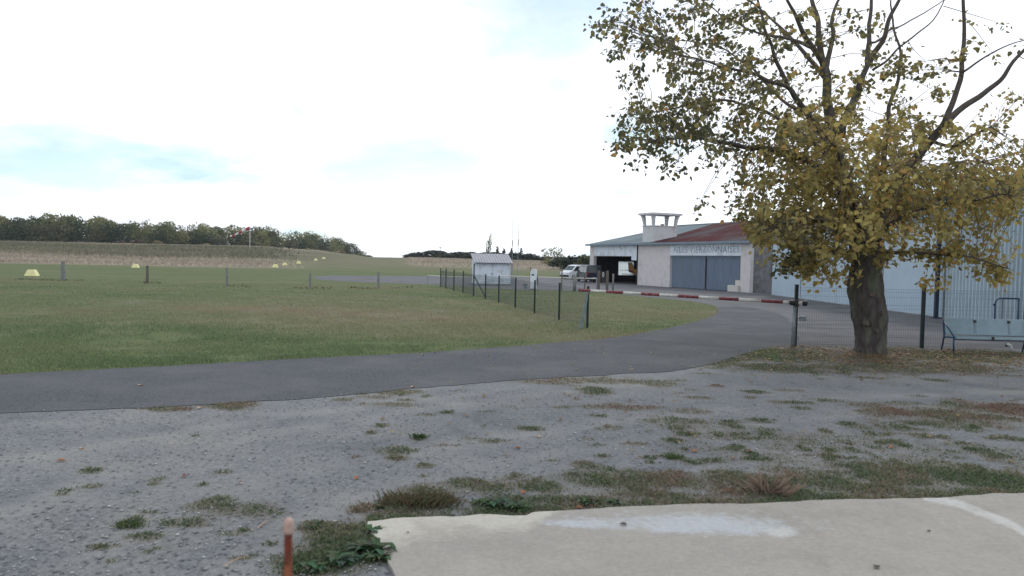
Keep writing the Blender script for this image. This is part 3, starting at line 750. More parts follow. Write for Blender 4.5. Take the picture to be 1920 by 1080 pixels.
# aircraft in the open bay ------------------------------------------------
au = u_at(1186, 3.2)
pl = empty('light_aircraft', hl + ud * (au + 2.9) + dd * 3.6, ang + rad(12), 'ochre and cream light aircraft parked inside the open hangar bay', 'aircraft')
b = MB(); ring = [(-3.2,1.3,.10),(-2.6,1.3,.22),(-1.6,1.28,.36),(-.4,1.25,.55),(.8,1.2,.62),(1.9,1.15,.55),(2.5,1.12,.36),(2.7,1.1,.12)]
b.tube([(x, 0, z) for x, z, r in ring], [r for x, z, r in ring], 14); b.build('fuselage', M['plane_yellow'], pl, True)
MB().prism([(-.3,-4.0,1.02),(.9,-4.0,1.02),(1.1,0,.92),(1.1,0,1.02),(.9,-4,1.1),(-.3,-4,1.1)], (0,0,.03)).build('wing', M['plane_white'], pl)
MB().prism([(-.3,4.0,1.02),(.9,4.0,1.02),(1.1,.0,.92),(-.5,0,.92)], (0,0,.1)).build('wing', M['plane_white'], pl)
MB().prism([(-3.3,-.04,1.35),(-2.3,-.04,1.45),(-2.9,-.04,2.3),(-3.4,-.04,2.3)], (0,.08,0)).build('tail_fin', M['plane_yellow'], pl)
MB().prism([(-3.2,-1.4,1.4),(-2.5,-1.4,1.4),(-2.4,1.4,1.4),(-3.2,1.4,1.4)], (0,0,.06)).build('tailplane', M['plane_white'], pl)
MB().prism([(-.6,-.3,1.6),(.9,-.3,1.6),(.4,-.25,2.05),(-.3,-.25,2.05)], (0,.6,0)).build('canopy', M['glass'], pl)
for (x, y) in ((.6, -1.1), (.6, 1.1), (2.2, 0)):
    w = MB().tube([(x, y-.08, .22), (x, y+.08, .22)], .22, 14).build('wheel', M['tyre'], pl)
    MB().tube([(x, y, .22), (x, y*.6, 1.0)], .04, 6).build('leg', M['plane_white'], w)
MB().box(2.72, 2.76, -.9, .9, 1.04, 1.16).build('propeller', M['black'], pl)

# ================================================================== BIG WHITE HANGAR (right)
BX = 20.0
bh = empty('clad_hangar', (BX, 57.5, 0), 0, 'tall white metal-clad hangar with smooth sliding doors behind the tree', 'hangar')
yc = 34.6 - 57.5; yn = 18.0 - 57.5
EV = 5.7
lv = np.linspace(0, yc, 5)
for i in range(4):
    d = MB().box(.02 * (i % 2), .06 + .02 * (i % 2), lv[i+1] + .03, lv[i] - .03, .06, 4.55).build('sliding_door', M['whitedoor'], bh)
    MB().box(-.015 + .02 * (i % 2), .018 + .02 * (i % 2), lv[i+1] + .03, lv[i+1] + .10, .06, 4.55).build('door_stile', M['whitemetal'], d)
MB().box(-.12, .12, yc, 0, 4.56, 4.80).build('door_track', M['bluegrey'], bh)
corrugated(yc, 0, .1, 4.81, EV, .25, .05, 'upper_cladding', M['whitemetal'], bh, axis='y')
corrugated(yn, yc - .1, .1, .05, EV, .25, .085, 'wall_cladding', M['whitemetal'], bh, axis='y')
MB().box(.15, .3, yn, 0, 0, EV).build('wall_core', M['bluegrey'], bh)
MB().box(.3, 18, -.25, -.05, 0, EV).prism([(.3, -.15, EV), (18, -.15, EV), (9, -.15, EV + 1.8)], (0, -.15, 0)).build('end_wall', M['whitemetal'], bh)
MB().box(-.1, .16, yn, 0, -.02, .06).build('base_rail', M['block'], bh)
MB().prism([(-.45, .4, EV - .02), (-.45, yn, EV - .02), (9, yn, EV + 1.9), (9, .4, EV + 1.9)], (0, 0, .1)).build('roof_slope', M['bluegrey'], bh)
MB().prism([(18.4, .4, EV - .02), (18.4, yn, EV - .02), (9.01, yn, EV + 1.9), (9.01, .4, EV + 1.9)], (0, 0, .1)).build('roof_slope', M['bluegrey'], bh)
MB().box(-.62, -.47, yn, .4, EV - .14, EV + .08).build('gutter', M['bluegrey'], bh)
for yy in (yc, 28.5 - 57.5):
    c = MB().box(-.38, -.22, yy - .07, yy + .07, 0, EV - .16).build('steel_column', M['navy'], bh)
    MB().box(-.5, -.1, yy - .2, yy + .2, 0, .05).build('base_plate', M['navy'], c)

# blue tubular hoop by the wall
hp = G(1906, 612); hp = Vector((18.9, 28.7, 0))
hoop = empty('guard_hoop', hp, 0, 'blue tubular guard hoop standing against the white clad wall', 'railing')
arc = [(-.3 + .22 - .22*math.cos(t), 0, 1.0 + .22*math.sin(t)) for t in np.linspace(0, math.pi/2, 6)]
MB().tube([(-.3, 0, 0)] + arc + [(.6, 0, 1.22)], .03, 8).tube([(.6, 0, 1.22), (.6, 0, 0)], .03, 8).build('hoop_tube', M['blue'], hoop, True)
MB().tube([(-.02, 0, 0), (-.02, 0, 1.2)], .014, 6).build('inner_bar', M['blue'], hoop)
MB().box(-.37, -.31, -.03, .03, .93, 1.0).build('latch', M['navy'], hoop)

# ================================================================== VEHICLES
def vehicle(name, loc, rz, paint, label, L=4.6, Wd=1.8, H=1.85):
    v = empty(name, loc, rz, label, 'van', 'vans parked by the hangar')
    prof = [(-L/2, .35), (-L/2, 1.05), (-L/2 + .12, H - .12), (-L/2 + .35, H), (L*.12, H), (L*.22, H - .08), (L*.37, 1.12), (L*.47, .95), (L/2, .8), (L/2, .35), (L/2 - .15, .25), (-L/2 + .15, .25)]
    b = MB(); n = len(prof)
    def hw(z): return Wd/2 * (1.0 if z < 1.0 else 1 - .13 * (z - 1.0) / (H - 1.0))
    for s in (-1, 1): b.v += [Vector((x, s * hw(z), z)) for x, z in prof]
    b.f += [tuple(range(n)), tuple(range(2*n - 1, n - 1, -1))]
    for i in range(n): b.f.append((i, n + i, n + (i+1) % n, (i+1) % n))
    b.build('body', paint, v, bevel=.06)
    def quad(name, P, mt):
        c = sum((Vector(p) for p in P), Vector()) / 4; nrm = (Vector(P[1]) - Vector(P[0])).cross(Vector(P[2]) - Vector(P[0])).normalized()
        if nrm.dot(c - Vector((0, 0, 1))) < 0: nrm = -nrm
        return MB().prism([Vector(p) + nrm * .002 for p in P], nrm * .012).build(name, mt, v)
    a = .12
    quad('windscreen', [(L*.36, -hw(1.15)+a, 1.16), (L*.36, hw(1.15)-a, 1.16), (L*.235, hw(H-.12)-a, H-.15), (L*.235, -hw(H-.12)+a, H-.15)], M['glass'])
    quad('rear_window', [(-L/2+.01, -hw(1.1)+a, 1.08), (-L/2+.01, hw(1.1)-a, 1.08), (-L/2+.115, hw(H-.2)-a, H-.2), (-L/2+.115, -hw(H-.2)+a, H-.2)], M['glass'])
    for s in (-1, 1):
        for x0, x1, x2, x3 in ((-L*.44, -L*.20, -L*.20, -L*.42), (-L*.18, L*.06, L*.06, -L*.18), (L*.08, L*.33, L*.21, L*.08)):
            quad('side_window', [(x0, s*hw(1.1), 1.1), (x1, s*hw(1.1), 1.1), (x2, s*hw(H-.2), H-.2), (x3, s*hw(H-.2), H-.2)], M['glass'])
        MB().box(L/2-.12, L/2+.01, s*Wd*.38-.17, s*Wd*.38+.17, .66, .82).build('headlight', M['lamp_clear'], v)
        MB().box(-L/2-.012, -L/2+.08, s*Wd*.44-.07, s*Wd*.44+.07, .75, 1.15).build('tail_lamp', M['lamp_red'], v)
        MB().box(L*.25, L*.29, s*(Wd/2+.02)-.1, s*(Wd/2+.02)+.1, 1.12, 1.3).build('mirror', M['black'], v)
        for x in (-L*.31, L*.31):
            w = MB().tube([(x, s*(Wd/2-.2), .32), (x, s*(Wd/2+.01), .32)], .32, 18).build('wheel', M['tyre'], v)
            MB().tube([(x, s*(Wd/2-.02), .32), (x, s*(Wd/2+.02), .32)], .19, 14).build('rim', M['rim'], w)
    MB().box(-L/2-.05, -L/2+.1, -Wd/2+.03, Wd/2-.03, .36, .6).build('bumper', M['black'], v, bevel=.02)
    MB().box(L/2-.1, L/2+.05, -Wd/2+.03, Wd/2-.03, .34, .56).build('bumper', M['black'], v, bevel=.02)
    MB().box(-L/2-.062, -L/2-.051, -.26, .26, .44, .55).build('number_plate', M['whitepole'], v)
    return v
p = G(1078, 523.5); vehicle('parked_van', (p.x + .4, p.y, 0), rad(215), M['carwhite'], 'white van parked beyond the dark one at the hangar corner')
p = G(1104, 528.5); vehicle('parked_van', (p.x, p.y, 0), rad(100), M['cardark'], 'dark blue van parked right at the hangar corner', H=1.9)

# ================================================================== SHED AND SMALL THINGS NEAR IT
sA, sB = G(890, 534.5), G(957, 534.5)
sang = rad(8.6); sw = (sB.x - sA.x) / math.cos(sang)
shed = empty('white_shed', sA, sang, 'small white shed with double doors and a ribbed pale roof', 'shed')
sdp = 2.6; fh, bhh = 2.05, 2.75
MB().box(0, sw, .06, sdp, .12, fh).prism([(0, .06, fh), (0, sdp, fh), (0, sdp, bhh)], (sw, 0, 0)).build('shed_wall', M['shedwhite'], shed)
MB().box(-.03, sw + .03, .02, sdp + .03, 0, .12).build('plinth', M['block'], shed)
for a, b in ((.10, sw/2 - .02), (sw/2 + .02, sw - .12)):
    d = MB().box(a, b, 0, .055, .14, fh - .12).build('shed_door', M['shedwhite'], shed)
    for k in range(1, 8): 
        z = .14 + (fh - .26) * k / 8
        MB().box(a + .02, b - .02, -.012, -.001, z - .02, z + .02).build('door_rib', M['shedwhite'], d)
MB().box(sw/2 - .12, sw/2 - .06, -.05, -.013, .95, 1.1).build('door_handle', M['black'], shed)
MB().box(-.012, -.001, .5, .85, 1.72, 1.9).build('vent', M['black'], shed)
n = 14
for i in range(n):
    x0 = -.15 + (sw + .3) * i / n; x1 = -.15 + (sw + .3) * (i + 1) / n; m_ = x0 + (x1 - x0) * .42
    MB().prism([(x0, -.3, fh - .03), (x0 + .05, -.3, fh + .05), (m_ - .05, -.3, fh + .05), (m_, -.3, fh - .03), (x1 - .002, -.3, fh - .03), (x1 - .002, -.3, fh - .055), (x0, -.3, fh - .055)], (0, sdp + .5, (bhh - fh) * 1.15)).build('roof_rib', M['shedroof'], shed)
MB().tube([(sw + .12, .0, 0), (sw + .12, .0, fh)], .05, 8).build('corner_post', M['galv'], shed)

p = G(1000, 543.5)
cab = empty('pump_cabinet', p, rad(-8), 'slim white cabinet standing between the shed and the vans', 'cabinet')
MB().box(-.25, .25, -.2, .2, .08, 1.45).prism([(-.25, -.2, 1.45), (.25, -.2, 1.45), (.16, -.2, 1.62), (-.16, -.2, 1.62)], (0, .4, 0)).build('cabinet_body', M['shedwhite'], cab, bevel=.02)
MB().box(-.28, .28, -.23, .23, 0, .08).build('plinth', M['block'], cab)
MB().box(-.14, .06, -.215, -.201, 1.12, 1.24).build('dial_window', M['glass'], cab)
MB().tube([(.27, 0, 1.1), (.36, 0, .7), (.30, 0, .35), (.27, 0, .9)], .025, 6).build('hose', M['black'], cab)
p = G(985, 541); 
bx = empty('junction_box', p, 0, 'small dark box on the grass beside the slim white cabinet', 'box')
MB().box(-.15, .15, -.15, .15, 0, .3).build('box_body', M['bluegrey'], bx, bevel=.02); MB().box(-.18, .18, -.18, .18, .3, .36).build('lid', M['black'], bx, bevel=.01)

# white rail along the apron edge
rail = empty('white_rail', G(980, 544), 0, 'pale horizontal rail on thin posts along the apron edge', 'railing')
r0 = rail.location
pts = [G(x, y) for x, y in ((962, 541.5), (994, 543), (1053, 545), (1096, 546.5), (1118, 547))]
hts = [1.0, 1.75, 1.95, 1.35, 1.1]
for q, h in zip(pts, hts):
    q = q - r0; MB().tube([q, q + Vector((0, 0, h))], .045, 8).build('post', M['wood'] if h > 1.2 else M['galv'], rail)
MB().tube([pts[0] - r0 + Vector((-1.2, .06, 1.02)), pts[1] - r0 + Vector((0, .06, 1.0)), pts[2] - r0 + Vector((0, .06, 1.0)), pts[4] - r0 + Vector((0, .06, 1.0))], .04, 8).build('rail', M['white'], rail)
rail2 = empty('white_rail', G(800, 533), 0, 'short pale rail beyond the far end of the green fence', 'railing')
q0 = G(802, 533.5) - rail2.location; q1 = G(826, 535.5) - rail2.location; q2 = G(880, 538) - rail2.location
for q in (q0, q1, q2): MB().tube([q, q + Vector((0, 0, .82))], .035, 8).build('post', M['galv'], rail2)
MB().tube([q0 + Vector((0, 0, .8)), q1 + Vector((0, 0, .8)), q2 + Vector((0, 0, .8))], .035, 8).build('rail', M['white'], rail2)

# stout posts and notice board by the apron
for px, py, h, w, lab in ((1077, 546, 1.25, .13, 'stout grey post nearest the white van, by the apron edge'), (1149, 547, 1.4, .07, 'thin pale post standing before the open hangar bay')):
    b = MB().tube([(0,0,0), (0,0,h*.5), (.01,0,h)], [w, w*.98, w*.92], 10)
    tag(b.build('bollard_post', M['lichen'], None, True), lab, 'post').location = G(px, py)
nb = empty('notice_board', G(1130, 547), 0, 'wooden notice board on two posts with a white oval ring', 'notice board')
for x in (-.33, .33): MB().box(x-.1, x+.1, -.08, .08, 0, 1.62).build('post', M['wood'], nb, bevel=.02)
MB().box(-.23, .23, -.03, .03, .75, 1.55).build('board', M['interior'], nb)
ov = MB()
for k in range(24):
    t = 2*math.pi*k/24; ov.v += [Vector((.075*math.cos(t), -.045, 1.32+.2*math.sin(t))), Vector((.035*math.cos(t), -.045, 1.32+.13*math.sin(t)))]
ov.f = [(2*k, 2*((k+1)%24), 2*((k+1)%24)+1, 2*k+1) for k in range(24)]
ov.build('oval_ring', M['whitepole'], nb)

# ================================================================== FENCES
def mesh_panel(p0, p1, z0, z1, parent, name='mesh_panel', pitch=.05, r=.0026, folds=4):
    b = MB(); L = (p1 - p0).length; n = int(L / pitch); d = (p1 - p0).normalized()
    for i in range(1, n):
        q = p0 + d * (L * i / n)
        b.tube([q + Vector((0, 0, z0)), q + Vector((0, 0, z1))], r, 3, False)
    for z in np.concatenate([np.linspace(z0 + .02, z1 - .02, 8), np.linspace(z0 + .1, z1 - .1, folds)]):
        b.tube([p0 + Vector((0, 0, z)), p1 + Vector((0, 0, z))], r * 1.25, 3, False)
    me_ = bpy.data.meshes.new(name); me_.from_pydata(b.v, [], b.f); me_.materials.append(M['wire'])
    return link(name, me_, parent)
def post_box(q, h, parent, w=.06):
    o = MB().box(-w/2, w/2, -w/2, w/2, 0, h).build('post', M['post'], parent); o.location = q
    c = MB().box(-w/2-.006, w/2+.006, -w/2-.006, w/2+.006, h, h + .03).build('cap', M['black'], o)
    return o
left_posts = [(1101,615,1.42),(1048,600,1.42),(1002,588,1.42),(966,577,1.42),(935,567.5,1.42),(910,561,1.42),(888,556,2.0),(868,549.5,1.45),(851,545.5,1.5),(836,541.5,1.5),(826,538.5,1.5)]
fl = empty('mesh_fence', G(1101, 615), 0, 'dark green mesh fence running away across the lawn towards the shed', 'fence')
o0 = fl.location.copy(); Q = [G(a, b) - o0 for a, b, c in left_posts]
for q, (a, b, h) in zip(Q, left_posts): post_box(q, h, fl, .075)
for i in range(len(Q) - 1): mesh_panel(Q[i], Q[i+1], .05, 1.36, fl, pitch=.06)
qb = Q[6]; MB().tube([qb + Vector((0, 0, 1.3)), qb + Vector((.75, -.9, 0.05))], .04, 8).build('brace', M['post'], fl)

fr = empty('mesh_fence', G(1490, 648.5), 0, 'dark green mesh fence behind the tree trunk and bench', 'fence')
o0 = fr.location.copy(); pA = Vector((0, 0, 0)); pB = G(1728, 652.5) - o0; stp = pB - pA
RP = [pA, pB, pB + stp, pB + stp * 2]
for q, h in zip(RP, (1.74, 1.74, 1.74, 1.74)): post_box(q, h, fr, .085)
for i in range(3): mesh_panel(RP[i], RP[i+1], .04, 1.70, fr, r=.0024)
MB().box(.12, .30, -.03, .03, .72, .86).build('lock_box', M['galv'], fr)
MB().box(.05, .14, -.02, .02, .78, .80).build('lock_bolt', M['black'], fr)

# barrier ------------------------------------------------------------------
bl = G(1101, 616.5); br_ = G(1487, 649)
bar = empty('barrier', br_, 0, 'red and white striped barrier boom across the road on a galvanised post', 'barrier')
zb = 1.25
e0 = Vector((bl.x, bl.y - .09, zb + .06)); e1 = Vector((br_.x, br_.y - .12, zb))
bd = (e1 - e0)
def t_at(px):
    lo, hi = -.3, 1.4
    for _ in range(40):
        m_ = (lo + hi) / 2
        if PJ(e0 + bd * m_)[0] < px: lo = m_
        else: hi = m_
    return lo
cuts = [1086,1108,1137,1169,1203,1237,1272,1311,1349,1386,1428,1469,1482]
for i in range(len(cuts) - 1):
    a, b = e0 + bd * t_at(cuts[i]) - br_, e0 + bd * t_at(cuts[i+1]) - br_
    MB().tube([a, b], .048, 12).build('red_band' if i % 2 == 0 else 'white_band', M['red'] if i % 2 == 0 else M['white'], bar, True)
a, b, c = [e0 + bd * t_at(x) - br_ for x in (1482, 1497, 1513)]
MB().tube([a, b], .075, 12).build('pivot_collar', M['black'], bar)
MB().tube([b, b.lerp(c, .55)], .05, 12).build('boom_tail', M['white'], bar); MB().tube([b.lerp(c, .55), c], .075, 12).build('counterweight', M['black'], bar)
MB().tube([(0, 0, 0), (0, 0, zb + .02)], .06, 12).build('pivot_post', M['galv'], bar, True)
MB().box(-.05, .05, -.2, .02, zb - .1, zb + .08).build('pivot_bracket', M['black'], bar)
a = e0 + bd * t_at(1086) - br_
MB().tube([a - bd.normalized() * .05, a], [.03, .06], 10).build('tip_cap', M['galv'], bar)
rs = empty('barrier_rest', bl + Vector((-.2, -.12, 0)), 0, 'pale leaning rest post under the free end of the barrier boom', 'post')
MB().prism([(-.10, -.03, 0), (.05, -.03, 0), (.20, -.03, 1.24), (.13, -.03, 1.24)], (0, .06, 0)).build('rest_plate', M['paleslab'], rs)
MB().box(.06, .24, -.02, .06, 1.24, 1.27).build('cradle', M['paleslab'], rs)

# field posts -----------------------------------------------------------------
fld = [(118,526,490,.17,'thick weathered post in the lawn nearest the lone yellow marker'), (276,531,498,.11,'slim dark-topped post on the lawn beside the second yellow marker'),
       (425,536,502,.10,'pale thin field post standing below the windsock'), (581,541,512,.09,'thin field post at the left end of the taxiway'), (709,541,510,.09,'thin field post in front of the grey taxiway strip')]
for px, py, ty, w, lab in fld:
    q = G(px, py); h = (py - ty) * q.y / F
    b = MB().tube([(0,0,-.05), (.01,0,h*.5), (.0,.01,h)], [w, w*.93, w*.8], 9)
    o = b.build('fence_post', M['lichen'] if px != 276 else M['wood'], None); o.location = q
    tag(o, lab, 'post', 'old posts across the lawn')
    if px == 118:
        pass

# runway markers -------------------------------------------------------------
mk = [(60,517.5,'largest and nearest yellow runway marker on the lawn'),(254,502,'second yellow runway marker, alone between the thick post and the slim post'),(516,501.5,'nearest yellow marker of the row leading down the runway'),
      (534,498,'second yellow marker of the runway row, just behind the nearest'),(560,494.5,'third yellow marker of the runway row'),(592,489,'fourth yellow marker of the runway row'),(607,485.8,'farthest yellow marker of the runway row, tiny')]
for px, py, lab in mk:
    dist = CAM_H * F / (py - HZ(px)); dist = min(dist, 118 + (dist - 118) * .45) if dist > 118 else dist
    # follow the terrain: march along the view ray until it meets the ground
    r = ray(px, py); t = 30.0
    while t < 600 and CAM_H + r.z * t > float(TZ(r.x * t, r.y * t)): t += .5
    q = Vector((r.x * t, r.y * t, float(TZ(r.x * t, r.y * t))))
    s = 1.0 if px in (60, 254) else max(.75, 10 * q.y / F / .9 * (516 / px)**3 )
    b = MB(); w, tp, h = .48 * s, .27 * s, .55 * s
    b.v = [Vector(v) for v in [(-w,-w,0),(w,-w,0),(w,w,0),(-w,w,0),(-tp,-tp,h),(tp,-tp,h),(tp,tp,h),(-tp,tp,h)]]
    b.f = [(3,2,1,0),(4,5,6,7),(0,1,5,4),(1,2,6,5),(2,3,7,6),(3,0,4,7)]
    o = b.build('runway_marker', M['yellow'], None, bevel=.03); o.location = q; o.rotation_euler.z = rad(12)
    tag(o, lab, 'runway marker', 'yellow markers along the runway')

# windsock -------------------------------------------------------------------
q = TP(467.5, 230.0); top = AT(467, 426, 230.0)
wsk = empty('windsock', q, 0, 'red and white striped windsock on a white pole before the wood', 'windsock')
H = top.z - q.z
MB().tube([(0,0,-.2), (0,0,H*.5), (0,0,H+.15)], [.13,.11,.08], 10).build('pole', M['whitepole'], wsk, True)
MB().tube([(-.5*math.cos(t)*.0 , .5*math.cos(t), H + .5*math.sin(t) - .25) for t in np.linspace(0, 2*math.pi, 20)], .03, 6).build('hoop', M['galv'], wsk)
ax = Vector((-5.6, .2, -2.5)); 
nb_ = 5
def sockr(t): return .50 - .26 * t
for k in range(nb_):
    P = []; R_ = []
    for j in range(5):
        t = (k + j / 4) / nb_; P.append(Vector((-.12, 0, H - .25)) + ax * t + Vector((0, 0, -.35 * t * t))); R_.append(sockr(t) * (1 + .06 * math.sin(t * 23)))
    MB().tube(P, R_, 14, False).build('red_band' if k % 2 == 0 else 'white_band', M['sockred'] if k % 2 == 0 else M['sockwhite'], wsk, True)

# masts -----------------------------------------------------------------------
for px, py, Y, lab in ((961, 406, 112, 'shorter thin radio mast behind the white shed'), (973, 402, 105, 'taller thin radio mast behind the white shed')):
    g_ = Vector(((px - 960) / F * Y - (0.1 if px == 961 else .25), Y, 0)); tp = AT(px, py, Y)
    m_ = empty('radio_mast', g_, 0, lab, 'mast', 'radio masts')
    tl = tp - g_; tl.y = 0
    MB().tube([(0,0,0), tl * .55], [.05, .04], 6).build('mast_tube', M['galv'], m_)
    MB().tube([tl * .55, tl], [.028, .02], 6).build('whip', M['galv'], m_)
    MB().tube([tl * .55 + Vector((0,0,-.4)), tl * .55 + Vector((0,0,.4))], .07, 6).build('coil', M['black'], m_)

# bench ------------------------------------------------------------------------
bp_ = G(1788, 662)
bench = empty('park_bench', bp_, rad(-1.5), 'pale mint metal bench with blue frame beside the fence', 'bench')
BL = 2.25
for x0, x1 in ((.06, .98), (1.0, 1.6), (1.62, BL)):
    pass
MB().box(.05, BL, -.02, .04, .385, .44).box(.05, BL, .04, .46, .415, .44).build('seat', M['mint'], bench, bevel=.012)
Mb = Matrix.Translation((0, .47, .47)) @ Matrix.Rotation(rad(-14), 4, 'X')
MB().box(.02, BL + .05, 0, .035, 0, .47, Mb).build('backrest', M['mint'], bench, bevel=.012)
for x in (.86, 1.80):
    s_ = MB().box(x - .03, x + .03, -.014, -.002, .05, .33, Mb).build('back_strap', M['bluegrey'], bench)
    MB().box(x - .04, x + .04, -.02, -.003, .345, .42, Mb).build('strap_clip', M['black'], s_)
for x in (0.0, BL):
    f_ = MB().tube([(x, 0, 0), (x, .02, .42), (x, .5, .40)], .024, 8).tube([(x, .62, 0), (x, .5, .42), (x, .58, .86)], .024, 8).tube([(x, .0, .44), (x, .57, .84)], .02, 8).build('side_frame', M['blue'], bench, True)
MB().box(1.0, 1.06, -.045, .0, .36, .47).build('seat_clip', M['black'], bench)
MB().tube([(0, .02, .375), (BL, .02, .375)], .018, 8).build('front_rail', M['navy'], bench)
q = G(1890, 656)
pp = empty('pipe_elbow', q, 0, 'small white curved pipe end lying under the bench', 'pipe')
MB().tube([(-.05, 0, .12), (.0, 0, .16), (.07, 0, .13), (.10, 0, .04), (.10, 0, 0)], .035, 8).build('elbow', M['whitepole'], pp, True)
MB().tube([(-.06, 0, .115), (-.05, 0, .12)], .045, 8).build('collar', M['black'], pp)

# rusty stake in the foreground -----------------------------------------------
tpv = AT(541, 972, 1.9)
stk = empty('rusty_stake', (tpv.x, tpv.y, 0), 0, 'rusty iron stake with a worn pinkish cap close to the lens', 'stake')
h = tpv.z
MB().tube([(0.004,0,0), (.002,0,h*.5), (0,0,h*.75), (0,0,h - .035)], .0105, 12).build('rod', M['rust'], stk, True)
MB().tube([(0,0,h-.04), (0,0,h-.03), (0,0,h-.008), (0,0,h)], [.0125,.0135,.0125,.008], 14).build('cap', M['pinkcap'], stk, True)

# ================================================================== BIG TREE
tb = G(1634, 661)
YT = tb.y; PM = F / YT
def T(px, py, dy=0.0):             # photo position at the tree's distance (+dy) -> tree-local point
    return AT(px, py, YT + dy) - tb
tree = empty('yellowing_tree', tb, 0, 'large gnarled tree with yellowing autumn leaves beside the fence', 'tree')
# trunk: noisy ring stack
prof = [(668,1600,1666),(661,1603,1663),(650,1606,1661),(630,1605,1663),(605,1600,1664),(580,1595,1661),(560,1592,1658),(540,1591,1656),(520,1595,1654),(500,1597,1653),(480,1596,1654),(455,1592,1652),(430,1588,1648),(405,1586,1640)]
pz = np.array([T(1632, p[0])[2] for p in prof])[::-1]; pl_ = np.array([T(p[1], p[0])[0] for p in prof])[::-1]; pr_ = np.array([T(p[2], p[0])[0] for p in prof])[::-1]
pz, pl_, pr_ = pz[::-1], pl_[::-1], pr_[::-1]
b = MB(); NS, NR = 90, 130
for i in range(NR):
    z = pz[0] + (pz[-1] - pz[0]) * i / (NR - 1); l = np.interp(z, pz, pl_); r = np.interp(z, pz, pr_); c = (l + r) / 2; R_ = (r - l) / 2
    for k in range(NS):
        t = 2*math.pi*k/NS; dr = Vector((math.cos(t), math.sin(t)*.95, 0))
        nv = mnoise.noise(Vector((dr.x*1.5, dr.y*1.5, z*1.3))) * .11 + mnoise.noise(Vector((dr.x*3.2, dr.y*3.2, z*2.6+5))) * .12 + mnoise.noise(Vector((dr.x*7, dr.y*7, z*4+9))) * .07 + abs(mnoise.noise(Vector((dr.x*15, dr.y*15, z*5+2)))) * .06 - .03
        ft = max(0, 1 - z / .35) * (.04 + .06 * math.sin(5 * t + 1))
        b.v.append(Vector((c, 0, z)) + dr * R_ * (.97 + nv + ft))
for i in range(NR - 1):
    for k in range(NS): b.f.append((i*NS+k, i*NS+(k+1)%NS, (i+1)*NS+(k+1)%NS, (i+1)*NS+k))
b.f.append(tuple((NR-1)*NS + k for k in range(NS)))
trunk = b.build('trunk', M['bark'], tree, True)
for (px, py, s) in ((1612, 604, .06), (1640, 585, .05), (1620, 550, .07), (1630, 618, .05)):
    c = T(px, py); ring_ = MB().tube([c + Vector((0, -.46, 0)), c + Vector((0, -.36, 0))], [s, s * 1.6], 10).build('knot', M['twig'], trunk)
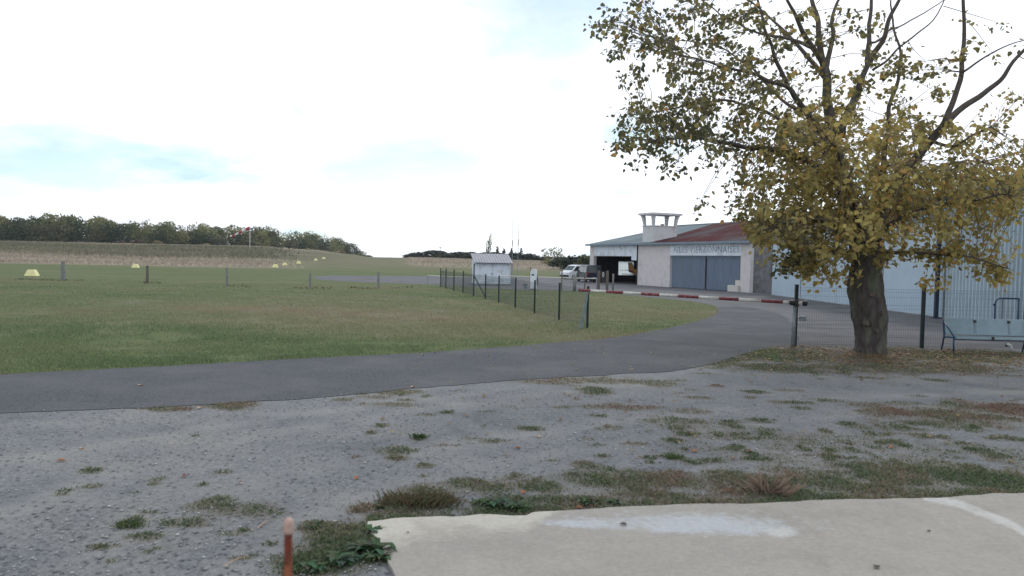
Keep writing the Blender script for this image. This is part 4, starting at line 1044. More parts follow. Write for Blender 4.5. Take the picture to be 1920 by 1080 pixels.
# limbs: (radius at base, radius at tip, depth at start, depth at end, photo path)
LIMBS = [
 (.27,.10,0,.3,[(1612,450),(1598,390),(1580,330),(1562,260),(1555,205),(1546,125)]),
 (.10,.03,.3,.6,[(1546,130),(1536,90),(1534,40),(1524,0),(1515,-60),(1500,-140)]),
 (.09,.02,.3,-.8,[(1545,125),(1517,78),(1496,35),(1478,5),(1455,-50)]),
 (.08,.02,.3,1.2,[(1548,130),(1560,85),(1563,40),(1566,10),(1582,-20),(1600,-90)]),
 (.15,.06,0,1.0,[(1575,250),(1585,220),(1605,180),(1621,138),(1630,115)]),
 (.08,.03,1.0,1.6,[(1627,120),(1630,60),(1633,0),(1640,-90)]),
 (.09,.03,1.0,.2,[(1630,118),(1645,90),(1660,62),(1672,25),(1690,-10),(1710,-90)]),
 (.04,.012,.8,-.5,[(1636,132),(1660,115),(1687,92),(1720,65),(1750,36),(1775,-10)]),
 (.035,.012,1.0,1.8,[(1634,80),(1660,65),(1687,48),(1730,25),(1780,-4)]),
 (.20,.09,0,-1.0,[(1635,450),(1650,400),(1680,345),(1715,300),(1745,265),(1776,225)]),
 (.08,.03,-1.0,-1.4,[(1772,228),(1790,185),(1803,137),(1808,90),(1808,50),(1803,-20),(1800,-80)]),
 (.09,.03,-1.0,-2.0,[(1770,235),(1810,200),(1843,178),(1870,155),(1890,133),(1922,95),(1970,40)]),
 (.03,.01,-1.3,-2.4,[(1805,135),(1840,112),(1880,90),(1925,75)]),
 (.09,.02,.2,1.4,[(1640,400),(1655,330),(1664,260),(1668,200),(1682,150),(1686,100),(1676,48),(1670,0)]),
 (.16,.06,0,-1.2,[(1592,360),(1570,310),(1545,260),(1510,205),(1480,165)]),
 (.06,.02,-1.2,-2.2,[(1475,160),(1455,120),(1446,85),(1430,40),(1420,0),(1415,-60)]),
 (.055,.015,-1.2,-3.2,[(1478,165),(1440,152),(1413,141),(1375,128),(1339,118),(1300,108),(1262,100)]),
 (.055,.012,-.2,1.2,[(1524,90),(1490,75),(1450,67),(1415,58),(1384,46),(1339,17),(1300,-10)]),
 (.05,.012,-.8,1.8,[(1520,215),(1480,195),(1440,160),(1420,140),(1380,105),(1330,85),(1250,75)]),
 (.11,.02,0,-2.0,[(1590,370),(1550,330),(1500,295),(1450,282),(1391,274),(1339,267),(1300,258),(1240,262),(1200,272)]),
 (.08,.015,0,2.4,[(1596,350),(1540,280),(1480,235),(1410,200),(1340,190),(1260,205),(1190,215)]),
 (.09,.015,0,-2.6,[(1605,440),(1560,420),(1500,410),(1450,425),(1420,440)]),
 (.07,.012,0,-1.0,[(1605,470),(1570,470),(1530,480),(1490,490)]),
 (.08,.015,0,-2.2,[(1645,440),(1700,400),(1760,385),(1830,375),(1890,365)]),
 (.06,.012,0,-1.5,[(1648,470),(1690,472),(1745,476),(1800,480),(1850,490),(1895,505)]),
 (.08,.02,0,2.8,[(1620,430),(1630,350),(1650,280),(1670,220)]),
 (.10,.02,0,3.2,[(1610,430),(1570,370),(1520,330),(1470,310)]),
 (.10,.02,0,3.0,[(1645,430),(1700,350),(1770,310),(1850,300)]),
 (.09,.02,0,-3.4,[(1618,440),(1600,370),(1580,310),(1560,270)]),
 (.09,.02,0,-3.2,[(1640,440),(1660,380),(1690,330),(1720,300)]),
 (.10,.02,.3,2.6,[(1556,215),(1545,150),(1500,90),(1450,40),(1400,0)]),
 (.05,.012,-.5,-1.6,[(1750,265),(1790,275),(1830,250),(1860,235)]),
]
SEG = []
for r0_, r1_, d0, d1, path in LIMBS:
    P = [T(px, py, d0 + (d1 - d0) * i / (len(path) - 1)) for i, (px, py) in enumerate(path)]
    P = smooth_line(P, 4)
    for i in range(1, len(P) - 1):
        P[i] = P[i] + Vector((mnoise.noise(P[i] * 1.7), mnoise.noise(P[i] * 1.7 + Vector((9, 2, 1))), mnoise.noise(P[i] * 1.7 + Vector((3, 7, 4))))) * .07
    R_ = [r0_ + (r1_ - r0_) * (i / (len(P) - 1))**.8 for i in range(len(P))]
    MB().tube(P, R_, 10 if r0_ > .08 else 7).build('limb', M['bark'] if r0_ > .1 else M['twig'], tree, True)
    SEG += [(p.x, p.y, p.z) for p in P]
SEG = np.array(SEG)
# leaf clumps: photo column, row, half width, half height, count, yellow 0..1, depth spread
CL = [
 (1165,35,50,38,26,.25,1.6),(1240,40,60,45,34,.25,2),(1330,45,70,45,38,.3,2.2),(1420,60,60,60,32,.3,2.4),(1195,95,55,30,18,.2,1.6),(1270,95,70,35,28,.25,2),(1360,110,60,40,24,.25,2.2),
 (1230,150,70,25,18,.2,1.8),(1185,212,42,24,20,.2,1.4),(1265,190,70,35,36,.2,2),(1350,180,70,40,34,.25,2.2),(1425,150,45,45,20,.3,2.2),(1205,262,50,20,30,.2,1.4),(1275,245,70,30,36,.2,1.8),(1355,235,60,40,30,.3,2.2),
 (1230,298,45,14,12,.2,1.2),(1300,290,40,15,6,.2,1.2),(1325,372,16,14,3,.35,.6),(1420,225,55,45,26,.35,2.2),(1410,300,45,30,24,.4,2),(1395,345,32,30,16,.4,1.6),(1400,385,35,25,16,.45,1.6),
 (1480,240,55,45,34,.6,2.4),(1500,300,60,45,46,.75,2.6),(1550,230,50,50,38,.85,2.6),(1470,365,60,45,52,.7,2.4),(1550,340,60,55,56,.8,2.8),(1446,425,36,30,30,.9,1.8),(1490,430,60,40,46,.55,2.2),(1490,478,45,24,28,.15,1.4),
 (1545,430,55,45,48,.6,2.4),(1535,500,45,18,16,.85,1.2),(1600,300,55,50,34,.8,2.8),(1610,410,45,50,44,.8,2.6),(1590,515,22,22,5,.9,.8),(1660,310,50,45,32,.8,2.6),(1660,390,50,45,46,.8,2.6),(1640,460,45,28,26,.85,1.6),
 (1715,340,50,45,38,.75,2.6),(1720,410,50,35,30,.8,2.4),(1690,250,45,35,22,.7,2.4),(1640,240,40,30,12,.7,2.4),(1780,350,55,40,36,.7,2.4),(1850,335,55,30,34,.6,2.2),(1800,400,55,30,28,.75,2.2),(1870,385,50,30,26,.8,2),(1900,330,40,35,22,.6,2.2),
 (1700,470,26,18,7,.7,1),(1760,468,35,22,12,.7,1.2),(1755,515,20,22,4,.8,.8),(1815,470,40,18,10,.7,1.2),(1865,495,35,22,15,.85,1.2),(1850,440,45,20,8,.7,1.4),
 (1700,120,45,22,10,.4,1.6),(1745,125,26,18,7,.35,1.4),(1660,170,45,40,10,.45,2),(1730,195,50,40,15,.55,2),(1600,110,50,60,10,.4,2),(1545,50,60,50,16,.35,2.2),(1500,110,40,60,12,.35,2),(1620,40,60,40,4,.4,2),
 (1800,270,45,35,12,.6,2),(1860,235,50,45,8,.5,2),(1890,190,30,30,4,.5,1.6),(1870,70,50,50,4,.4,1.6),(1830,110,40,60,3,.4,1.4),(1900,280,30,20,8,.5,1.6),(1580,170,40,40,8,.6,2),
 (1480,-70,220,50,60,.35,2.6),(1720,-70,160,50,14,.4,2.4),(1980,330,50,80,24,.6,2.2),(1980,120,40,90,6,.5,2)]
twigs = MB(); LP, LD, LC = [], [], []
for (px, py, rx, ry, n, yel, ds) in CL:
    n = int(round(n * (.58 if px < 1440 and yel < .5 else (1.05 if yel > .5 and py > 220 else .7))))
    for _ in range(n):
        for _t in range(20):
            a, b2 = random.uniform(-1, 1), random.uniform(-1, 1)
            if a*a + b2*b2 < 1: break
        c = np.array(T(px + a*rx, py + b2*ry, random.gauss(0, ds * .75)))
        dd2 = ((SEG - c)**2).sum(1); base = SEG[int(dd2.argmin())]
        # start a little closer to the trunk so the twig grows outwards
        v = c - base; L_ = np.linalg.norm(v)
        if L_ > 1.3: base = c - v / L_ * 1.3
        mid = (base + c) / 2 + np.array([random.uniform(-.08,.08), random.uniform(-.08,.08), .10 * L_ * random.random()])
        end = c + (c - mid) * .45 + np.array([0, 0, -.08])
        P = [base, mid, c, end]
        twigs.tube(P, [.012, .009, .006, .003], 3, False)
        tone = random.gauss(0, 1)
        for k in range(random.randint(12, 26)):
            t = random.uniform(.25, 1.15)
            q = (mid + (c - mid) * t * 2 - (c - mid) if t < .5 else c + (end - c) * (t - .5) * 2)
            q = q + np.array([random.gauss(0, .10), random.gauss(0, .10), random.gauss(-.03, .085)])
            LP.append(q)
            yy = min(1, max(0, yel + .12 * tone + random.gauss(0, .16)))
            LC.append((yy, random.random(), random.random()))
LP = np.array(LP); NL = len(LP); LC = np.array(LC)
def leaves_mesh(name, P, C, mt, size=(.045, .115)):
    N = len(P)
    ax1 = RNG.normal(size=(N, 3)); ax1[:, 2] = ax1[:, 2] * .5 - .75; ax1 /= np.linalg.norm(ax1, axis=1)[:, None]
    rv = RNG.normal(size=(N, 3)); ax2 = np.cross(ax1, rv); ax2 /= np.linalg.norm(ax2, axis=1)[:, None]; ax3 = np.cross(ax1, ax2)
    s = RNG.uniform(size[0], size[1], N)[:, None]
    # stem end, two shoulders, tip, mid rib; folded a little along the rib
    pts = [P, P + s*(.35*ax1 + .55*ax2 + .18*ax3), P + s*(.95*ax1 + .42*ax2 + .12*ax3), P + s*1.55*ax1 + s*.1*ax3, P + s*(.95*ax1 - .42*ax2 + .12*ax3), P + s*(.35*ax1 - .55*ax2 + .18*ax3), P + s*.6*ax1]
    V = np.stack(pts, 1).reshape(-1, 3); o_ = (np.arange(N) * 7)[:, None]
    tr = np.array([[0,1,6],[1,2,6],[2,3,6],[3,4,6],[4,5,6],[5,0,6]])
    Tt = (o_[:, None, :] + tr[None]).reshape(-1, 3)
    return np_mesh(name, V, Tt, mt, np.repeat(C, 7, 0))
g0 = np.array([.095,.105,.06]); g1 = np.array([.47,.375,.125]); g2 = np.array([.43,.26,.09])
yy = LC[:, :1] * np.where(LP[:, :1] < -3.2, .75, 1.0)  # left leaves kept duller and greener: backlit look put into their colour
Cc = g0 * (1 - yy) + g1 * yy; Cc = Cc * (.72 + .5 * fbm(LP[:, 0] * 1.0 + LP[:, 1] * .7, LP[:, 2], .9, 77)[:, None]); Cc = np.where(LC[:, 1:2] < .10 * yy + .02, g2, Cc) * (.75 + .5 * LC[:, 2:3])
dcam = np.linalg.norm(LP + np.array(tb) - np.array([0, 0, CAM_H]), axis=1)
vis = np.array([(lambda q: 0 < q[0] < 1920 and 0 < q[1] < 1080)(PJ(Vector(p_) + tb)) for p_ in LP])
near_i = np.argsort(np.where(vis, dcam, 1e9))[:300]; rest = np.setdiff1d(np.arange(NL), near_i)
cr = link('crown', leaves_mesh('crown', LP[rest], Cc[rest], M['leaf']), tree); cr['kind'] = 'stuff'
for i_ in near_i:
    lf = link('leaf', leaves_mesh('leaf', np.zeros((1, 3)), Cc[i_:i_+1], M['leaf'], (.075, .11)), tree); lf.location = LP[i_]
tw_me = bpy.data.meshes.new('twigs'); tw_me.from_pydata(twigs.v, [], twigs.f); tw_me.materials.append(M['twig'])
tg = link('twigs', tw_me, tree); tg['kind'] = 'stuff'

# ================================================================== FAR TREES
def crown_mesh(name, seed, w, h, n, leaf, c0, c1, lobes=9, cone=0.0, skirt=.1):
    rg = np.random.default_rng(seed); P = []
    LB = []
    for k in range(lobes):
        t = rg.uniform(0, 2*math.pi); zz = rg.uniform(skirt, .82); rr = (1 - cone * zz) * w * .5 * rg.uniform(.25, .62) * (1 - .5 * max(0, zz - .5))
        LB.append((rr*math.cos(t), rr*math.sin(t), zz*h, w * rg.uniform(.17, .30) * (1 - cone * zz), h * rg.uniform(.13, .24)))
    LB.append((0, 0, h * .5, w * .36 * (1 - cone * .5), h * .42))
    for k in range(4 if skirt < .2 else 0):
        t = rg.uniform(0, 6.28); LB.append((w * .22 * math.cos(t), w * .22 * math.sin(t), h * .14, w * .24 * (1 - .4 * cone), h * .16))
    tot = sum(l[3] for l in LB); Cs = []
    for (x, y, z, r, rz) in LB:
        m = int(n * r / tot); d = rg.normal(size=(m, 3)); d /= np.linalg.norm(d, axis=1)[:, None]; d *= rg.uniform(.7, 1.05, (m, 1))
        P.append(np.array([x, y, z]) + d * np.array([r, r, rz])); Cs.append(np.repeat(rg.uniform(0, 1), m))
    P = np.concatenate(P); P[:, 2] = np.maximum(P[:, 2], .0); Cs = np.concatenate(Cs); N = len(P)
    a1 = rg.normal(size=(N, 3)); a1 /= np.linalg.norm(a1, axis=1)[:, None]; a2 = np.cross(a1, rg.normal(size=(N, 3))); a2 /= np.linalg.norm(a2, axis=1)[:, None]
    s = rg.uniform(.6, 1.4, (N, 1)) * leaf
    V = np.stack([P - a1*s, P + a2*s*.8, P + a1*s, P - a2*s*.8], 1).reshape(-1, 3)
    Q_ = np.arange(4*N).reshape(-1, 4)
    mixv = np.clip(.6 * Cs + .4 * rg.uniform(0, 1, N), 0, 1)[:, None]
    C = (np.array(c0) * (1 - mixv) + np.array(c1) * mixv) * rg.uniform(.75, 1.25, (N, 1))
    return np_mesh(name, V, Q_, M['far_leaf'], np.repeat(C, 4, 0), 4)
def trunk_mesh(name, h, r):
    return MB().tube([(0,0,-.3), (.05,0,h*.5), (0,.05,h)], [r, r*.8, r*.35], 7).tube([(.04,0,h*.45), (h*.18,.1,h*.85)], [r*.5, r*.15], 5).tube([(.04,0,h*.5), (-h*.15,-.1,h*.9)], [r*.5, r*.15], 5).mesh(name, M['twig'])
KIND = [('dark green', (.035,.05,.032), (.075,.095,.05)), ('olive', (.065,.08,.04), (.20,.205,.088)), ('yellow-green', (.14,.15,.07), (.32,.30,.13)), ('dull brown-green', (.065,.068,.042), (.16,.15,.085))]
CRN = [[crown_mesh('crown', 40 + 10*k + j, 1.0, 1.0, 900, .035, c0, c1, 10, skirt=.15) for j in range(3)] for k, (nm, c0, c1) in enumerate(KIND)]
TRK = trunk_mesh('trunk', .7, .025)
def far_tree(px, Y, top_y, wid, kind, label, group='trees along the front of the far wood', j=None, name='woodland_tree', sink=.0):
    q = TP(px, Y); h = AT(px, top_y, Y).z - q.z
    e = empty(name, q + Vector((0, 0, -.1)), random.uniform(0, 6.28), label, 'tree', group)
    e.scale = (wid, wid, h)
    link('crown', CRN[kind][j if j is not None else random.randrange(3)], e); link('trunk', TRK, e)
    return e
ordw = ['first','second','third','fourth','fifth','sixth','seventh','eighth','ninth','tenth','eleventh','twelfth','thirteenth','fourteenth','fifteenth','sixteenth','seventeenth','eighteenth','nineteenth','twentieth','twenty-first','twenty-second','twenty-third','twenty-fourth','twenty-fifth','twenty-sixth','twenty-seventh','twenty-eighth','twenty-ninth','thirtieth','thirty-first','thirty-second','thirty-third','thirty-fourth']
TOPX = [-200,0,60,140,185,230,270,330,380,420,480,520,560,600,650,680]; TOPY = [404,406,404,401,405,412,411,418,421,425,421,428,433,438,449,463]
WY = lambda px: float(np.interp(px, [-200,0,140,480,600,660,690], [315,330,350,400,480,560,600]))
px = 4.0; i = 0
while px < 682:
    Y = WY(px); kd = random.choice([0,0,1,1,3,0,2])
    if px > 420: kd = random.choice([1,2,1,3,2,0])
    ty = float(np.interp(px, TOPX, TOPY)) + random.uniform(2, 14) * (1 if px < 640 else .4)
    wd = random.uniform(9, 12.5) * (.8 if px > 560 else 1)
    far_tree(px, Y, ty, wd, kd, '%s tree in the front row of the far wood, %s from its left end' % (KIND[kd][0], ordw[min(i, 33)]))
    px += wd * .74 * F / Y * random.uniform(.75, 1.1); i += 1
N_FRONT = i
# rows behind read as one mass
Vv, Qq, Cc2 = [], [], []; base = 0
rgw = random.Random(5)
for k in range(150):
    px = rgw.uniform(-180, 672); Y = WY(px) + rgw.choice([9, 16, 26, 40]) * rgw.uniform(.8, 1.2); kd = rgw.choice([0,1,1,2,2,3])
    ty = float(np.interp(px, TOPX, TOPY)) + rgw.uniform(-5, 5)
    if px > 640: ty += 3
    q = TP(px, Y); h = AT(px, ty, Y).z - q.z; wd = rgw.uniform(8, 11)
    me = CRN[kd][rgw.randrange(3)]; n = len(me.vertices); A = np.empty(n*3, np.float32); me.vertices.foreach_get('co', A); A = A.reshape(-1, 3)
    c = np.empty(n*4, np.float32); me.attributes['Col'].data.foreach_get('color', c); t = rgw.uniform(0, 6.28)
    B_ = np.stack([A[:,0]*math.cos(t)-A[:,1]*math.sin(t), A[:,0]*math.sin(t)+A[:,1]*math.cos(t), A[:,2]], 1) * np.array([wd, wd, h]) + np.array(q)
    Vv.append(B_); Cc2.append(c.reshape(-1, 4)[:, :3]); Qq.append(np.arange(n).reshape(-1, 4) + base); base += n
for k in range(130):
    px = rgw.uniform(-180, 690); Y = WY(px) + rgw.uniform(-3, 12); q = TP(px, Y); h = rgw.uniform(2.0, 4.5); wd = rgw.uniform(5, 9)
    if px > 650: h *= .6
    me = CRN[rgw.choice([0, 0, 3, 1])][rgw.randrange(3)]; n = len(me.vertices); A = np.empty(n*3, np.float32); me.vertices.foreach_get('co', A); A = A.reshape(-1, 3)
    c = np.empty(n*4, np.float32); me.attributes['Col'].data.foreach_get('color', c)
    Vv.append(A * np.array([wd, wd, h]) + np.array(q) - np.array([0, 0, .4])); Cc2.append(c.reshape(-1, 4)[:, :3] * .55); Qq.append(np.arange(n).reshape(-1, 4) + base); base += n  # low brush colour darkened: shade at the wood's foot is painted in
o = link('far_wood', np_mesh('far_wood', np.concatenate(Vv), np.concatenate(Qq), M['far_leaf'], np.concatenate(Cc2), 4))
tag(o, 'mass of dark autumn woodland behind its front row of trees', 'wood', kind='stuff')

# low bushes
BK = [('brownish', (.12,.095,.08), (.21,.165,.135)), ('olive', (.07,.085,.05), (.15,.15,.085)), ('straw-coloured', (.22,.19,.11), (.34,.29,.17)), ('dark', (.04,.05,.04), (.085,.09,.06))]
BSH = [[crown_mesh('foliage', 140 + 10*k + j, 1.0, 1.0, 900, .075, c0, c1, 8, skirt=.05) for j in range(2)] for k, (nm, c0, c1) in enumerate(BK)]
STM = MB().tube([(0,0,-.1),(.02,0,.5)], [.03,.012], 5).tube([(0,0,-.1),(.15,.05,.45)], [.02,.01], 5).tube([(0,0,-.1),(-.14,-.04,.42)], [.02,.01], 5).mesh('stems', M['twig'])
def bush(px, Y, top_y, wid_px, kind, label, group):
    q = TP(px, Y); h = AT(px, top_y, Y).z - q.z
    e = empty('bush', q + Vector((0, 0, -.5)), random.uniform(0, 6.28), label, 'bush', group); wd = wid_px * Y / F
    e.scale = (wd, wd, max(h, .8) + .5); link('foliage', BSH[kind][random.randrange(2)], e); link('stems', STM, e); return e
gw = 'low bushes in front of the far wood'
for px, Y, ty, wp, kd, lab in [
 (77,300,444,26,1,'rounded olive bush alone in front of the left part of the wood'),(160,318,452,40,0,'low brownish bush right of the rounded olive bush'),(225,325,451,26,0,'small brownish bush before the middle of the wood'),
 (256,325,449,36,0,'large brownish bush before the middle of the wood'),(294,330,449,18,2,'small pale rounded bush before the wood'),(385,340,456,16,2,'pale little bush left of the windsock'),
 (400,342,461,20,0,'low reddish-brown bush close left of the windsock'),(420,345,460,24,0,'second low reddish-brown bush close left of the windsock'),(441,350,461,22,2,'straw bush just left of the windsock pole'),
 (503,370,464,14,0,'small brown bush just right of the windsock pole'),(545,380,466,36,0,'wide pinkish-brown bush at the foot of the wood, right of the windsock'),(575,390,465,40,2,'straw-yellow bush beside the wide pinkish-brown one'),
 (605,400,468,30,2,'second straw-yellow bush towards the end of the wood'),(638,420,470,26,2,'rounded straw bush below the end of the wood'),(664,440,476,20,2,'last small straw bush beyond the end of the wood'),(690,440,478,24,1,'low green bush at the far end of the runway')]:
    bush(px, Y, ty, wp, kd, lab, gw)
gh = 'dark bushes of the far hedge'
hx = [(772,477,26),(790,473,28),(812,471,30),(826,472,24),(846,474,30),(866,474,28),(886,474,28),(905,475,28),(925,474,26),(945,476,26),(966,474,26),(986,477,24),(1004,480,26),(1020,482,24)]
for i, (px, ty, wp) in enumerate(hx):
    bush(px, 400 if px < 880 else 330, ty - 2.5, wp * 1.5, 3, 'dark hedge bush on the skyline, %s from the runway end of the hedge' % ordw[i], gh)
for px, Y, ty, wp, kd, lab in [(1050,190,478,50,3,'dark bushy thicket before the round tree'),(1075,170,476,60,3,'dark thicket behind the white van'),(1098,160,477,46,1,'olive thicket touching the hangar corner'),(1062,185,490,40,1,'low olive bush at the foot of the thicket')]:
    bush(px, Y, ty, wp, kd, lab, 'thicket left of the hangar')
far_tree(1036, 225, 462, 8.0, 2, 'round pale yellow-green tree alone above the hedge', 'scattered trees beyond the runway')
CON = crown_mesh('crown', 301, 1.0, 1.0, 700, .075, (.03,.038,.024), (.07,.072,.035), 10, cone=.75, skirt=.05)
POP = crown_mesh('crown', 305, 1.0, 1.0, 380, .045, (.05,.06,.045), (.10,.10,.07), 12, cone=.2, skirt=.1)
for px, Y, ty, wp, lab, cme in [(915,340,436,16,'tall thin sparse poplar above the shed roof',POP),(931,345,461,14,'first small conifer right of the poplar',CON),(944,345,465,18,'second small conifer right of the poplar, broader',CON),(958,350,464,13,'third small conifer, just left of the masts',CON),(976,350,464,12,'fourth small conifer, just right of the masts',CON)]:
    q = TP(px, Y); h = AT(px, ty, Y).z - q.z; e = empty('skyline_tree', q, random.uniform(0, 6), lab, 'tree', 'scattered trees beyond the runway'); wd = wp * Y / F
    e.scale = (wd, wd, h); link('crown', cme, e); link('trunk', TRK, e)
q = TP(824, 380); h = AT(824, 462, 380).z - q.z
up = empty('utility_pole', q, 0, 'tiny utility pole on the skyline above the hedge', 'pole'); MB().tube([(0,0,0),(0,0,h)], [.16,.12], 6).build('pole', M['wood'], up); MB().box(-.9,.9,-.06,.06,h-.6,h-.45).build('crossarm', M['wood'], up)

# ================================================================== GRASS AND STONES (uncountable)
def blades(name, X, Y, Z, hgt, wid, col, label, lean=.5, cat='grass', mt='blade'):
    N = len(X); th = RNG.uniform(0, 2*math.pi, N); la = RNG.uniform(0, 2*math.pi, N); ln = hgt * lean * RNG.uniform(.1, 1, N)
    dx_, dy_ = np.cos(th) * wid * .5, np.sin(th) * wid * .5; lx, ly = np.cos(la) * ln, np.sin(la) * ln
    v0 = np.stack([X - dx_, Y - dy_, Z], 1); v1 = np.stack([X + dx_, Y + dy_, Z], 1)
    v2 = np.stack([X + dx_*.7 + lx*.35, Y + dy_*.7 + ly*.35, Z + hgt*.6], 1); v3 = np.stack([X + lx, Y + ly, Z + hgt*(1 - .35*lean)], 1)
    V = np.stack([v0, v1, v2, v3], 1).reshape(-1, 3); o_ = np.arange(N)[:, None] * 4
    Tt = np.concatenate([o_ + np.array([[0,1,2]]), o_ + np.array([[0,2,3]])], 1).reshape(-1, 3)
    ob = link(name, np_mesh(name, V, Tt, M[mt], np.repeat(col, 4, 0)))
    tag(ob, label, cat, kind='stuff'); return ob
def palette(t, cols, seed=1):
    t = np.clip(t, 0, 1)[:, None] * (len(cols) - 1); i = np.clip(t.astype(int), 0, len(cols) - 2); f = t - i; A = np.array(cols)
    return (A[i[:, 0]] * (1 - f) + A[i[:, 0] + 1] * f)
# lawn blades between the road and the field posts
N = 330000
Yl = 12.5 + 48 * RNG.uniform(0, 1, N)**1.7; Xl = RNG.uniform(-.75, .36, N) * Yl
ok = ~inpoly(Xl, Yl, ROAD) & ~inpoly(Xl, Yl, APRON)
FE = np.array([(p[0], p[1]) for p in reversed(far_w)]); ok &= Yl > np.interp(Xl, FE[:, 0], FE[:, 1], right=0) * (Xl < 6.3) - .03
ok &= fbm(Xl, Yl, .9, 51) > RNG.uniform(.18, .55, N)
Xl, Yl = Xl[ok], Yl[ok]
dryv = (fbm(Xl * .5, Yl, .22, 61) - .5) * 1.6 + .33 + .45 * np.exp(-(((Xl + 4) / 10)**2 + ((Yl - 31) / 9)**2)) - .35 * np.exp(-((Yl - 16.5) / 4.5)**2) + RNG.normal(0, .14, len(Xl))
FEd = Yl - np.interp(Xl, FE[:, 0], FE[:, 1]); dryv += .5 * np.exp(-(FEd / .25)**2)
cl_ = palette(dryv, [(.155,.21,.105), (.19,.235,.115), (.23,.24,.13), (.28,.25,.16), (.30,.225,.16)]) * RNG.uniform(.8, 1.2, (len(Xl), 1))
blades('lawn_grass', Xl, Yl, Xl * 0, RNG.uniform(.03, .075, len(Xl)) * (1 + .5 * ss(.2, -.2, dryv)), RNG.uniform(.012, .026, len(Xl)), cl_, 'patchy green and dry lawn grass beyond the road', .7)
# tall rough grass of the meadow and the scrub band
N = 60000
Ym = 128 + 190 * RNG.uniform(0, 1, N); Xm = RNG.uniform(-.76, .12, N) * Ym; pm = 960 + F * Xm / Ym
nn = fbm(Xm, Ym, .03, 3) - .5
wl = ss(600, 440, pm)**2 * ss(124, 140, Ym + nn * 30) + ss(750, 810, pm) * ss(155, 195, Ym + nn * 40)
ok = RNG.uniform(0, 1, N) < wl; Xm, Ym, pm, nn = Xm[ok], Ym[ok], pm[ok], nn[ok]
sc_ = ss(165, 190, Ym + nn * 40) * (1 - ss(255, 285, Ym + nn * 50)) * ss(700, 520, pm)
tt = fbm(Xm * .3, Ym, .08, 71); cm = palette(tt * .9 + RNG.normal(0, .12, len(Xm)), [(.28,.24,.185), (.39,.335,.27), (.44,.385,.31)]) * (1 - sc_[:, None] * .8) + palette(tt * 1.2 - .1 + RNG.normal(0, .15, len(Xm)), [(.085,.105,.058), (.14,.145,.09), (.25,.215,.15)]) * sc_[:, None] * .8
blades('meadow_grass', Xm, Ym, TZ(Xm, Ym) - .05, RNG.uniform(.25, .7, len(Xm)) * (1 + .9 * sc_), RNG.uniform(.3, .8, len(Xm)), cm * RNG.uniform(.8, 1.2, (len(Xm), 1)), 'straw-coloured rough meadow and scrub before the wood', .5)
# dark-coloured tufts painting the shade of a low bank along the field posts
N = 900
tl = RNG.uniform(0, 1, N); pxs = -60 + 900 * tl; pys = np.interp(pxs, [-60,118,276,425,581,709,840], [522,526,531,536,541,541,537]) + RNG.normal(0, 1.0, N)
ok = fbm(pxs, pxs * 0, .02, 81) > .52
P_ = np.array([G(a, b)[:2] for a, b in zip(pxs[ok], pys[ok])])
blades('bank_shade_tufts', P_[:, 0], P_[:, 1], P_[:, 0] * 0, RNG.uniform(.06, .2, len(P_)), RNG.uniform(.03, .08, len(P_)), palette(RNG.uniform(0, 1, len(P_)), [(.06,.07,.04), (.14,.125,.085)]), 'ragged tufts coloured dark for the shade of a low bank along the row of field posts', .8)
# grass and weeds on the gravel
N = 560000
Yg = 5.0 + 16.8 * RNG.uniform(0, 1, N)**1.35; Xg = RNG.uniform(-.62, .80, N) * Yg
w, br = veg(Xg, Yg)
ok = (RNG.uniform(0, 1, N) < (np.clip((w - .05) * 1.1, 0, 1)**1.5 * .9)) & ~inpoly(Xg, Yg, PAD) & ~inpoly(Xg, Yg, ROAD)
ok &= (Yg < 21.6)
Xg, Yg, w, br = Xg[ok], Yg[ok], w[ok], br[ok]
bt = br * .8 + (fbm(Xg, Yg, 2.2, 91) - .5) * 1.3 + RNG.normal(0, .15, len(Xg))
cg = palette(bt, [(.105,.142,.078), (.14,.17,.094), (.19,.188,.118), (.235,.185,.135), (.23,.14,.11)]) * RNG.uniform(.7, 1.3, (len(Xg), 1))
blades('gravel_weeds', Xg, Yg, Xg * 0, RNG.uniform(.012, .04, len(Xg)) * (.5 + 1.1 * w), RNG.uniform(.004, .009, len(Xg)) * (1 + Yg / 12), cg, 'thin grass and reddish weeds creeping over the gravel', 1.0)
# loose stones
N = 60000
Ys = 5.0 + 8.0 * RNG.uniform(0, 1, N)**1.4; Xs = RNG.uniform(-.75, .75, N) * Ys
w, _b = veg(Xs, Ys); ok = (RNG.uniform(0, 1, N) > w) & ~inpoly(Xs, Ys, PAD) & ~inpoly(Xs, Ys - .25 * RNG.uniform(0, 1, N)**2.5 * 2, ROAD) & inpoly(Xs, Ys, keep_poly)
ok &= fbm(Xs, Ys, .9, 15) > RNG.uniform(.1, .6, N)
Xs, Ys = Xs[ok], Ys[ok]; N = len(Xs); rr = .003 + .016 * RNG.uniform(0, 1, N)**7 + .004 * RNG.uniform(0, 1, N)
D = np.array([[1,0,0],[0,1,0],[-1,0,0],[0,-1,0],[0,0,.42],[0,0,-.2]]) ; V = D[None] * RNG.uniform(.6, 1.3, (N, 6, 1)) * rr[:, None, None]
an = RNG.uniform(0, 6.28, N); ca, sa = np.cos(an)[:, None], np.sin(an)[:, None]
V = np.stack([V[..., 0]*ca - V[..., 1]*sa + Xs[:, None], V[..., 0]*sa + V[..., 1]*ca + Ys[:, None], V[..., 2] + .012 + rr[:, None]*.1], -1).reshape(-1, 3)
tr = np.array([[0,1,4],[1,2,4],[2,3,4],[3,0,4],[1,0,5],[2,1,5],[3,2,5],[0,3,5]]); Tt = (np.arange(N)[:, None, None]*6 + tr[None]).reshape(-1, 3)
cs = palette(RNG.uniform(0, 1, N)**1.4, [(.17,.173,.18), (.20,.203,.208), (.23,.232,.235), (.27,.27,.27), (.5,.49,.47)])
